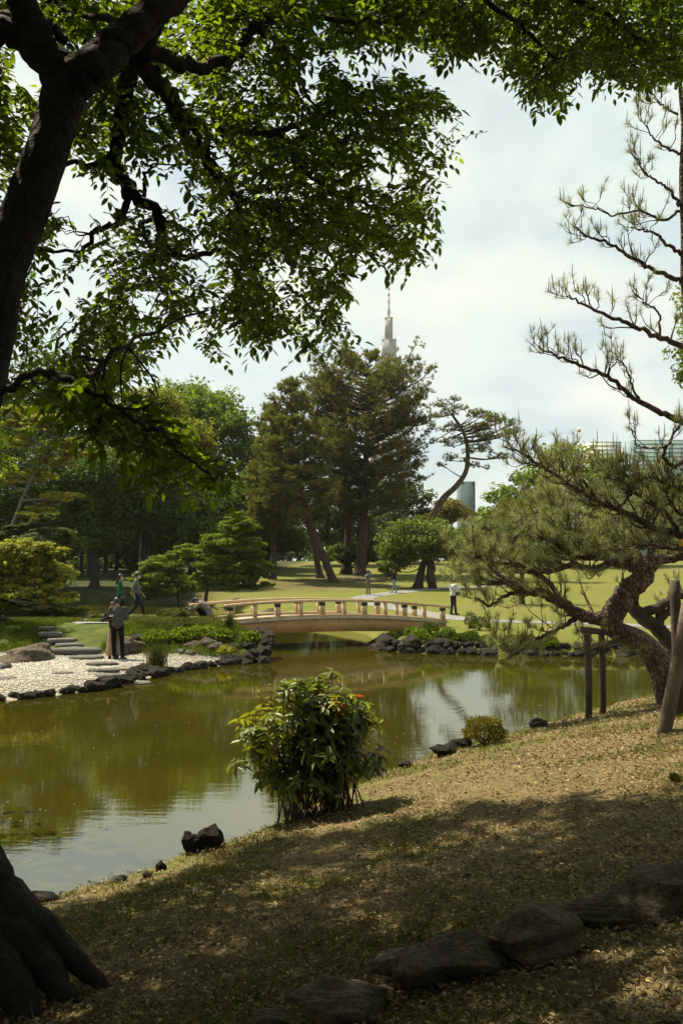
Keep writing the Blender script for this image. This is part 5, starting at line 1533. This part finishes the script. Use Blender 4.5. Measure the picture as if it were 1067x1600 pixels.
for x, y, d in X:
    for a, b_, c in zip(x, y, d):
        p = np.array(P(a, b_, c))
        i_ = np.argmin(np.linalg.norm(SK - p, axis=1)); o_ = SK[i_]
        out_ = p - o_; dist = np.linalg.norm(out_)
        dr = norm((out_ / max(dist, .05) * .6 + rsph(rg, 1)[0] * [1, 1, .35] + [0, 0, -.12])[None])[0]
        ln_ = rg.uniform(.22, .42)
        st = p - dr * ln_ * .5
        line = st + dr * ln_ * np.linspace(0, 1, 6)[:, None] + np.array([0, 0, -1]) * (np.linspace(0, 1, 6)[:, None] ** 2) * ln_ * .25
        tw.add(*tube(line[::2], np.linspace(.0035, .0018, 3), 3))
        if dist > .12 and dist < .42 and rg.uniform() < .35:
            mid = (o_ + st) / 2 + rg.normal(0, .12 * dist, 3)
            tw.add(*limb([o_, mid, st], .007, .0035, 4, 4))
        nl = int(rg.integers(8, 15))
        side0 = norm(np.cross(dr, [0, 0, 1.0])[None])[0]
        kq = np.arange(nl); sq_ = (.12 + .88 * kq / (nl - 1))[:, None]
        b3 = line[0] + (line[-1] - line[0]) * sq_; b3[:, 2] += .06 * ln_ * np.sin(sq_[:, 0] * 3.1)
        ld = dr * .6 + side0 * (np.where(kq % 2, 1, -1) * (kq < nl - 1))[:, None] + rg.normal(size=(nl, 3)) * .2
        ld[:, 2] += -.3 + rg.normal(size=nl) * .2
        LVc.append((b3, norm(ld), norm(rg.normal(size=(nl, 3)) * .38 + [0, 0, 1.0]), rg.uniform(.058, .098, nl)))
part('twigs', tw, M_bark, ct, True, kind='stuff')
LVc = list(zip(*[np.concatenate(q) for q in zip(*LVc)]))
leaf_parts(ct, LVc, M_can, 300, wr=.46, fold=.2, droop=.12, stuff='crown')
# the crown's unseen rest above the frame, shaped to throw the wanted bank shade
def shaded(x, y):
    px, py = PX((x, y, H(x, y)))
    edge_ = np.interp(px, [-200, 60, 200, 340, 450, 560, 640, 720, 800, 900, 980, 1070, 1300], [1430, 1425, 1395, 1335, 1292, 1270, 1266, 1250, 1256, 1232, 1236, 1222, 1220])
    return py > edge_ + 8 or y < 3
UC, UD, UN = [], [], []
Sv = np.array(SUN)
shc = np.array([sb.x - .05, sb.y, sb.z + .85])
def hits_shrub(p):
    w_ = p - shc
    return np.linalg.norm(w_ - Sv * (w_ @ Sv)) < .95
holes = [(390, 1415, .20), (730, 1385, .15), (840, 1465, .13), (560, 1540, .12), (960, 1330, .14), (250, 1440, .12), (860, 1300, .12), (620, 1330, .12)]
hg = [np.array(G(a, b_)) for a, b_, _ in holes]
# what the sprays in view already shade
cov = {}
for x, y, d in X:
    for a, b_, c in zip(x, y, d):
        p = np.array(P(a, b_, c)); g0 = p - Sv * (p[2] - .7) / Sv[2]
        for dx_ in (-.17, .17):
            for dy_ in (-.17, .17):
                kq_ = (int((g0[0] + dx_) // .34), int((g0[1] + dy_) // .34)); cov[kq_] = cov.get(kq_, 0) + 1
cnt = 0
for gx_ in np.arange(-7, 9, .34):
    for gy_ in np.arange(-7, 13.5, .34):
        x_, y_ = gx_ + rg.normal() * .1, gy_ + rg.normal() * .1
        if not shaded(x_, y_):
            continue
        if SG(x_, y_) < .2:
            continue
        if cov.get((int(x_ // .34), int(y_ // .34)), 0) > 9 and rg.uniform() < .6:
            continue
        g0 = np.array([x_, y_, H(x_, y_)])
        if any(np.linalg.norm((g0 - h_)[:2]) < r_[2] + .22 for h_, r_ in zip(hg, holes)):
            continue
        for tries in range(3):
            t_ = rg.uniform(8.5, 15)
            p = g0 + Sv * t_
            u_, v_ = PX(p)
            if p[1] < .5 or v_ < -60 or u_ < -90 or u_ > 1150:
                break
        else:
            t_ = 15.5; p = g0 + Sv * t_
            u_, v_ = PX(p)
            if 0 < u_ < 1067 and v_ > -40:
                continue
        if hits_shrub(p):
            continue
        n_ = 46
        UC.append(p + rg.normal(0, .20, (n_, 3)) * [1, 1, .8])
        nn = norm(rg.normal(size=(n_, 3)) * .4 + [0, 0, 1]); UN.append(nn); UD.append(np.cross(nn, rg.normal(size=(n_, 3))))
for k in range(1500):      # unseen leaf wall added behind and beside the camera to hold off skylight
    p = np.array([rg.uniform(-9, 9), rg.uniform(-9, 2.5), rg.uniform(2.2, 9)])
    if p[1] > -2 and p[2] < 5.5 and abs(p[0]) < 5:
        continue
    u_, v_ = PX(p)
    if p[1] > .2 and -120 < u_ < 1190 and v_ > -120:
        continue
    n_ = 34
    UC.append(p + rg.normal(0, .3, (n_, 3)) * [1, 1, .8])
    nn = norm(rg.normal(size=(n_, 3)) * .6 + [0, 0, 1]); UN.append(nn); UD.append(np.cross(nn, rg.normal(size=(n_, 3))))
for k in range(700):       # unseen boughs out over the water on the left, added to cut skylight
    p = np.array([rg.uniform(-10, -3), rg.uniform(1.5, 12), rg.uniform(2.8, 9)])
    u_, v_ = PX(p)
    if u_ > -130:
        continue
    g0 = p - Sv * (p[2] - .4) / Sv[2]
    if SG(g0[0], g0[1]) > -.3 and not shaded(g0[0], g0[1]):
        continue
    if hits_shrub(p):
        continue
    n_ = 30
    UC.append(p + rg.normal(0, .28, (n_, 3)) * [1, 1, .8])
    nn = norm(rg.normal(size=(n_, 3)) * .6 + [0, 0, 1]); UN.append(nn); UD.append(np.cross(nn, rg.normal(size=(n_, 3))))
UC, UD, UN = np.concatenate(UC), np.concatenate(UD), np.concatenate(UN)
L_ = rg.uniform(.15, .25, len(UC))
part('unseen_shade_crown', MB().add(*leaves4(UC, UD, UN, L_, L_ * .6)), M_can, ct, kind='stuff')

# ------------------------------------------------------------------ people
M_skin = M_plain('skin', (.46, .29, .20), .55)
M_hair = M_plain('black_hair', (.012, .010, .009), .4, .4)
def sphere_into(mb, c, r, rz=None, n=10):
    rz = rz or r
    th = np.linspace(.15, np.pi - .15, n)
    mb.add(*tube([(c[0], c[1], c[2] - rz * math.cos(t)) for t in th], r * np.sin(th), 12))
def chain(mb, pts, rads, n=10):
    for a, b_, ra, rb in zip(pts[:-1], pts[1:], rads[:-1], rads[1:]):
        a, b_ = np.array(a, float), np.array(b_, float)
        s_ = np.linspace(0, 1, 5)[:, None]
        mb.add(*tube(a + (b_ - a) * s_, ra + (rb - ra) * s_[:, 0], n))
    for p_, r_ in zip(pts, rads):
        sphere_into(mb, p_, r_ * .99)
def loft(mb, rows, n=16):
    """rows: (centre, rx, ry); ring plane square to the spine, x stays sideways"""
    mb.add(*tube([r_[0] for r_ in rows], [r_[1] for r_ in rows], n, [r_[2] for r_ in rows], up=(0, 1, 0)))
BASEJ = dict(hipL=(-.09, 0, .92), hipR=(.09, 0, .92), kneeL=(-.10, .02, .50), kneeR=(.10, .02, .50), ankL=(-.11, 0, .09), ankR=(.11, 0, .09),
             shL=(-.18, 0, 1.40), shR=(.18, 0, 1.40), elL=(-.23, -.02, 1.12), elR=(.23, -.02, 1.12), wrL=(-.23, .06, .88), wrR=(.23, .06, .88),
             pel=(0, 0, .95), wst=(0, 0, 1.10), chs=(0, .0, 1.30), nek=(0, -.01, 1.46), hed=(0, .02, 1.60))
def person(label, pos, rot, height, pose, top, bottom, skirt=False, hair='short', cap=None, mask=False, shoe=None, vox=.009, sleeve=1.0, bulk=1.0, face=True, hat=False, look=(0, 1, 0)):
    J = {k: np.array(v, float) for k, v in BASEJ.items()}
    for k, v in pose.items():
        J[k] = np.array(v, float)
    S = height / 1.72
    t = thing('person', label, 'person', pos)
    t.rotation_euler = (0, 0, rot); t.scale = (S, S, S)
    def add(name, mb, mat, v=vox, rem=True, par=None):
        o = link(name, mb.mesh(name, True), mat, par or t)
        if rem:
            md = o.modifiers.new('remesh', 'REMESH'); md.mode = 'VOXEL'; md.voxel_size = v; md.use_smooth_shade = True
            sm = o.modifiers.new('smooth', 'SMOOTH'); sm.factor = .5; sm.iterations = 2
        return o
    hd, nk = J['hed'], J['nek']
    upv = norm((hd - nk)[None])[0]; fw = np.array(look, float); fw = norm((fw - upv * (fw @ upv))[None])[0]; rt = np.cross(fw, upv)
    B = MB()
    # head: stacked rings from chin to crown
    rows = [(-.115, .035, .03, .035), (-.10, .05, .05, .03), (-.06, .062, .072, .012), (-.01, .072, .088, .0), (.04, .076, .095, -.004), (.08, .066, .084, -.008), (.108, .04, .055, -.01), (.118, .012, .02, -.01)]
    V = []
    kk = 14; an = np.linspace(0, 2 * np.pi, kk, endpoint=False)
    for h, rx, ry, of in rows:
        V.append(hd + upv * h + fw * of + rt * (np.cos(an) * rx)[:, None] + fw * (np.sin(an) * ry)[:, None])
    V = np.concatenate(V + [[hd - upv * .118 + fw * .035], [hd + upv * .12]])
    i_ = np.arange(len(rows) - 1)[:, None] * kk; j = np.arange(kk)[None]; j2 = (j + 1) % kk
    Qh = np.stack([i_ + j, i_ + j2, i_ + kk + j2, i_ + kk + j], -1).reshape(-1, 4)
    j = np.arange(kk); j2 = (j + 1) % kk; L0 = len(rows) * kk
    B.add(V, Qh, np.stack([np.full(kk, L0), j2, j], 1), np.stack([np.full(kk, L0 + 1), L0 - kk + j, L0 - kk + j2], 1))
    B.add(*tube([hd + fw * .085 + upv * .015, hd + fw * .112 - upv * .02, hd + fw * .09 - upv * .032], [.009, .014, .012], 8))    # nose
    for s_ in (-1, 1):
        B.add(*tube([hd + rt * s_ * .068 - upv * .025, hd + rt * s_ * .082 + upv * .0, hd + rt * s_ * .078 + upv * .025], [.01, .016, .01], 8, ))  # ears
    chain(B, [hd - upv * .06, nk - upv * .02], [.05, .056])
    loft(B, [(J['pel'] - [0, 0, .08], .12, .085), (J['pel'], .14, .095), (J['wst'], .12, .08), (J['chs'], .145, .09), (nk - [0, 0, .06], .10, .06), (nk, .05, .05)])
    for s_ in 'LR':
        chain(B, [J['hip' + s_], J['knee' + s_], J['ank' + s_]], [.07, .046, .034])
        chain(B, [J['sh' + s_], J['el' + s_], J['wr' + s_]], [.045, .036, .026])
        wr, el = J['wr' + s_], J['el' + s_]
        dh = norm((wr - el)[None])[0]
        if 'hd' + s_ in pose:
            dh = norm(np.array(pose['hd' + s_], float)[None])[0]
        sd_ = norm(np.cross(dh, [0.2, 1, .1])[None])[0]; pn = np.cross(sd_, dh)
        sgn = 1 if s_ == 'L' else -1
        B.add(*tube([wr, wr + dh * .045, wr + dh * .09], [.026, .038, .036], 10, [.018, .017, .014]))
        for f_ in range(4):
            b_ = wr + dh * .085 + pn * 0 + sd_ * (f_ - 1.5) * .018
            ll = (.072, .08, .076, .06)[f_]
            B.add(*tube([b_, b_ + dh * ll * .5 + pn * .004 * sgn, b_ + dh * ll * .85 + pn * .02 * sgn], [.0095, .009, .0075], 7))
        b_ = wr + dh * .03 + sd_ * .03 * sgn
        B.add(*tube([b_, b_ + dh * .03 + sd_ * .022 * sgn, b_ + dh * .06 + sd_ * .022 * sgn], [.011, .010, .008], 7))
    body = add('body', B, M_skin)
    if face:
        for s_ in (-1, 1):
            e = MB(); sphere_into(e, hd + fw * .083 + rt * s_ * .03 + upv * .008, .009); add('eye', e, M_hair, rem=False, par=body)
        if not mask:
            add('mouth', MB().add(*tube([hd + fw * .083 - upv * .058 - rt * .02, hd + fw * .09 - upv * .058, hd + fw * .083 - upv * .058 + rt * .02], [.004, .006, .004], 6)), M_plain('lips', (.32, .13, .10)), rem=False, par=body)
    if mask:
        mk = MB().add(*tube([hd - upv * .10 + fw * .05, hd - upv * .06 + fw * .055, hd - upv * .01 + fw * .05], [.035, .062, .055], 12, [.045, .058, .052], up=fw))
        add('face_mask', mk, M_plain('mask_white', (.8, .8, .78)), rem=False)
    # top
    T = MB(); k = bulk
    loft(T, [(J['pel'] - (J['wst'] - J['pel']) * .25, .155 * k, .115 * k), (J['pel'] * .6 + J['wst'] * .4, .15 * k, .112 * k), (J['wst'], .145 * k, .105 * k), (J['chs'] - (J['chs'] - J['wst']) * .2, .165 * k, .112 * k), (J['chs'] * .55 + nk * .45, .165 * k, .10 * k), (nk * .88 + J['chs'] * .12, .10, .075), (nk, .066, .064)])
    for s_ in 'LR':
        we = J['el' + s_] + (J['wr' + s_] - J['el' + s_]) * max(.05, (sleeve - .5) * 2 * .98) if sleeve > .5 else J['sh' + s_] + (J['el' + s_] - J['sh' + s_]) * sleeve * 2
        if sleeve > .5:
            chain(T, [J['sh' + s_] * .97 + J['chs'] * .03, J['el' + s_], we], [.068 * k, .056 * k, .046 * k])
        else:
            chain(T, [J['sh' + s_] * .97 + J['chs'] * .03, we], [.068 * k, .064 * k])
    add('top', T, top, vox * 1.3)
    # bottom
    Bt = MB()
    if skirt:
        loft(Bt, [(J['pel'] + [0, 0, .06], .13, .10), (J['pel'] - [0, 0, .06], .165, .125), (J['pel'] - [0, 0, .35], .19, .16), (J['pel'] - [0, 0, .62], .215, .19), (J['pel'] - [0, 0, .84], .235, .215)], 20)
        add('skirt', Bt, bottom, vox * 1.3)
    else:
        loft(Bt, [(J['pel'] + (J['wst'] - J['pel']) * .35, .135, .10), (J['pel'], .155, .115), (J['pel'] - (J['wst'] - J['pel']) * .4, .15, .11)])
        for s_ in 'LR':
            an_ = J['ank' + s_]
            chain(Bt, [J['hip' + s_], J['knee' + s_], an_ + (J['knee' + s_] - an_) * .02], [.095, .068, .055])
        add('trousers', Bt, bottom, vox * 1.3)
    for s_ in 'LR':
        an_ = J['ank' + s_]
        toe = np.array(pose.get('toe' + s_, (0, 1, -.02)), float)
        sl = MB().add(*tube([an_ + [0, 0, -.045] - toe * .06, an_ + [0, 0, -.03] - toe * .02, an_ + [0, 0, -.04] + toe * .08, an_ + [0, 0, -.058] + toe * .17, an_ + [0, 0, -.062] + toe * .2], [.035, .048, .046, .042, .02], 12, [.04, .055, .045, .03, .018]))
        add('shoe', sl, shoe or M_hair, rem=False)
    # hair
    hm = MB()
    rows = [(-.06, .066, .060, -.038), (-.02, .078, .074, -.030), (.03, .084, .092, -.018), (.07, .080, .092, -.012), (.105, .055, .066, -.012), (.128, .014, .02, -.012)]
    if hair == 'long':
        rows = [(-.30, .05, .03, -.10), (-.22, .07, .04, -.095), (-.12, .078, .05, -.07)] + rows
    V = np.concatenate([hd + upv * h + fw * of + rt * (np.cos(an) * rx)[:, None] + fw * (np.sin(an) * ry)[:, None] for h, rx, ry, of in rows])
    i_ = np.arange(len(rows) - 1)[:, None] * kk; jj = np.arange(kk)[None]; jj2 = (jj + 1) % kk
    hm.add(V, np.stack([i_ + jj, i_ + jj2, i_ + kk + jj2, i_ + kk + jj], -1).reshape(-1, 4), [list(range(kk))[::-1]], [list(range((len(rows) - 1) * kk, len(rows) * kk))])
    add('hair', hm, M_hair, rem=False)
    if hat:
        hc = MB().add(*tube([hd + upv * .045, hd + upv * .09, hd + upv * .125, hd + upv * .14], [.098, .095, .07, .02], 14))
        hc.add(*tube([hd + upv * .05 + fw * .06, hd + upv * .05 + fw * .12, hd + upv * .045 + fw * .165], [.07, .07, .05], 12, [.006, .006, .005], up=upv))
        add('cap', hc, hat, rem=False)
    return t
def cloth(name, c, c2=None, sc=14):
    return M_surf(name, tuple(x * .8 for x in c), c2 or tuple(x * 1.15 for x in c), sc, .9, .5, 9, .03, spec=.1)
C_char, C_blk, C_navy = cloth('charcoal_knit', (.085, .088, .088)), cloth('black_cotton', (.010, .010, .011)), cloth('navy_knit', (.018, .022, .038))
C_flor = cloth('floral_cotton', (.30, .17, .10), (.52, .42, .30), 26)
C_grey, C_jean, C_green = cloth('grey_shirt', (.19, .195, .165)), cloth('dark_denim', (.030, .040, .050)), cloth('green_knit', (.015, .15, .065))
C_beige, C_ljean, C_white, C_jack = cloth('beige_cotton', (.26, .19, .12)), cloth('light_denim', (.28, .38, .40)), cloth('white_jacket', (.66, .65, .60)), cloth('taupe_jacket', (.20, .185, .155))
C_denim, C_redc = cloth('denim_shirt', (.14, .19, .21)), cloth('red_cotton', (.45, .10, .07))

q = G(183, 1031, 20)
person('man in charcoal sweater and black trousers hugging someone on the beach', q, R(12), 1.75,
       dict(elL=(-.24, .06, 1.14), wrL=(-.12, .28, 1.16), elR=(.25, .06, 1.14), wrR=(.12, .30, 1.12), hdL=(.8, .6, 0), hdR=(-.8, .6, 0), ankL=(-.07, 0, .09), kneeL=(-.09, .02, .5), ankR=(.15, -.02, .09), kneeR=(.13, .02, .5), hed=(-.02, .03, 1.60), toeL=(-.1, 1, -.02), toeR=(.6, -.6, -.02)),
       C_char, C_blk, vox=.008, bulk=1.12, shoe=M_plain('brown_shoe', (.07, .04, .025)))
person('woman in navy top and floral skirt held by the man on the beach', (q.x - .16, q.y + .27, q.z), R(188), 1.62,
       dict(elR=(.34, .02, 1.16), shR=(.19, 0, 1.38), wrR=(.10, .50, 1.30), hdR=(-.75, .1, .12), elL=(-.22, .1, 1.15), wrL=(-.18, .32, 1.22), hed=(.03, .05, 1.59)),
       C_navy, C_flor, skirt=True, hair='long', vox=.008)
q = G(213, 969, 30)
person('walking man in grey shirt and dark jeans with a white mask', q, R(-82), 1.72,
       dict(ankL=(-.09, -.34, .15), kneeL=(-.09, .0, .52), ankR=(.09, .30, .09), kneeR=(.09, .22, .50), hipL=(-.09, -.02, .9), hipR=(.09, .02, .9), elL=(-.23, .04, 1.13), wrL=(-.22, .20, .92), elR=(.23, -.12, 1.13), wrR=(.24, -.06, .88), hed=(0, .05, 1.60), toeL=(0, .9, -.35)),
       C_grey, C_jean, mask=True, sleeve=.75, vox=.009, bulk=1.05)
person('woman in a green sweater with long dark hair walking ahead of the couple', G(178, 969, 30) + Vector((0, .9, 0)), R(-80), 1.64,
       dict(ankL=(-.08, .2, .09), kneeL=(-.08, .16, .5), ankR=(.08, -.2, .12), kneeR=(.08, .0, .5), elL=(-.21, 0, 1.12), wrL=(-.2, .12, .9)), C_green, C_jean, mask=True, hair='long', vox=.010, bulk=.95)
qc = G(322, 972, 30)
person('crouching photographer in a taupe jacket at the bridge end', (qc.x, qc.y, qc.z), R(80), 1.70,
       dict(pel=(0, -.12, .24), wst=(0, -.06, .42), chs=(0, .10, .60), nek=(0, .24, .70), hed=(0, .36, .74), hipL=(-.1, -.10, .25), hipR=(.1, -.10, .25), kneeL=(-.16, .24, .44), kneeR=(.16, .28, .42), ankL=(-.14, .0, .09), ankR=(.14, .02, .09),
            shL=(-.18, .16, .62), shR=(.18, .16, .62), elL=(-.24, .36, .46), elR=(.24, .36, .46), wrL=(-.10, .55, .45), wrR=(.10, .55, .45)),
       C_jack, C_blk, vox=.010, bulk=1.25, hat=C_navy, look=(0, 1, -.7))
def cam_thing(label, pos, rz):
    t = thing('camera', label, 'camera', pos); t.rotation_euler = (0, 0, rz)
    link('camera_body', MB().add(*box((0, 0, 0), .14, .05, .095)).add(*box((0, 0, .058), .05, .045, .03)).mesh('camera_body'), M_black, t)
    link('lens', MB().add(*tube([(0, .02, 0), (0, .08, 0), (0, .12, 0)], [.036, .036, .04], 12)).mesh('lens'), M_black, t)
    return t
v_ = Vector((0, .60, .47)); v_.rotate(Euler((0, 0, R(80)))); cam_thing('black camera in the hands of the crouching photographer', qc + v_, R(80))
qm = G(708, 961, 35)
person('man in a white jacket and dark jeans looking down at his hands', qm, R(-62), 1.70,
       dict(hed=(0, .06, 1.585), elL=(-.23, .04, 1.12), wrL=(-.10, .26, 1.16), elR=(.23, .04, 1.12), wrR=(.10, .28, 1.20), ankL=(-.16, -.02, .09), kneeL=(-.13, .03, .5), ankR=(.15, .05, .09)),
       C_white, C_jean, vox=.011, bulk=1.2, look=(0, 1, -.5))
bg_ = thing('shoulder_bag', 'black shoulder bag on the man in the white jacket', 'bag', qm); bg_.rotation_euler = (0, 0, R(-62))
link('bag_body', MB().add(*box((.20, .12, .98), .12, .22, .17)).mesh('bag_body'), M_black, bg_)
link('strap', MB().add(*tube(smooth_line([(.22, .10, 1.06), (.10, .155, 1.25), (-.10, .10, 1.44), (-.13, -.06, 1.44), (.02, -.16, 1.28), (.22, .02, 1.06)], 6), .014, 6)).mesh('strap'), M_black, bg_)
qf = G(575, 930, 50)
person('far visitor in beige trousers raising a camera on the path', qf, R(-150), 1.70, dict(elL=(-.28, .14, 1.30), wrL=(-.05, .22, 1.52), elR=(.28, .14, 1.28), wrR=(.05, .24, 1.50)), C_denim, C_beige, vox=.014, hat=C_blk)
v_ = Vector((0, .26, 1.56)); v_.rotate(Euler((0, 0, R(-150)))); cam_thing('camera held to the face of the far visitor in beige trousers', qf + v_, R(-150))
person('far woman in a black top and pale jeans on the path', G(616, 927, 50), R(70), 1.66, dict(elL=(-.22, .06, 1.12), wrL=(-.1, .28, 1.1), ankL=(-.1, .14, .09), ankR=(.1, -.12, .09)), C_blk, C_ljean, hair='long', vox=.014)
SIT = dict(pel=(0, -.1, .16), wst=(0, -.12, .30), chs=(0, -.10, .50), nek=(0, -.08, .66), hed=(0, -.05, .80), hipL=(-.1, -.08, .15), hipR=(.1, -.08, .15), kneeL=(-.22, .3, .30), kneeR=(.22, .3, .30), ankL=(-.08, .42, .09), ankR=(.08, .36, .09),
           shL=(-.18, -.1, .60), shR=(.18, -.1, .60), elL=(-.26, .02, .38), elR=(.26, .02, .38), wrL=(-.14, .24, .32), wrR=(.14, .24, .32))
for (px, py, rot, tp, lb) in ((511, 890, 100, C_redc, 'picnicker in red sitting under the pines'), (537, 889, 30, C_blk, 'picnicker in black sitting on the grass between the trunks'),
                              (546, 888, -40, C_white, 'picnicker in white nearest the tallest pine'), (553, 889, 60, C_grey, 'picnicker in grey beside the tallest pine'),
                              (712, 877, 0, C_white, 'left one of the two far people in white on the lawn crest'), (727, 877, 60, C_white, 'right one of the two far people in white on the lawn crest')):
    person(lb, G(px, py, 60), R(rot), 1.7, SIT, tp, C_jean, vox=.022)

# ------------------------------------------------------------------ thin haze over the whole place
m, n, l, out = new_mat('haze_air')
pv = n.new('ShaderNodeVolumePrincipled')
pv.inputs['Color'].default_value = (.93, .96, .95, 1)
pv.inputs['Density'].default_value = .0001
pv.inputs['Anisotropy'].default_value = .3
l.new(pv.outputs['Volume'], out.inputs['Volume'])
hz = MB().add(*box((0, 550, 138), 2300, 1600, 280))
tag(link('haze', hz.mesh('haze'), m), 'thin pale haze in the air over the park', 'haze', None, 'stuff')
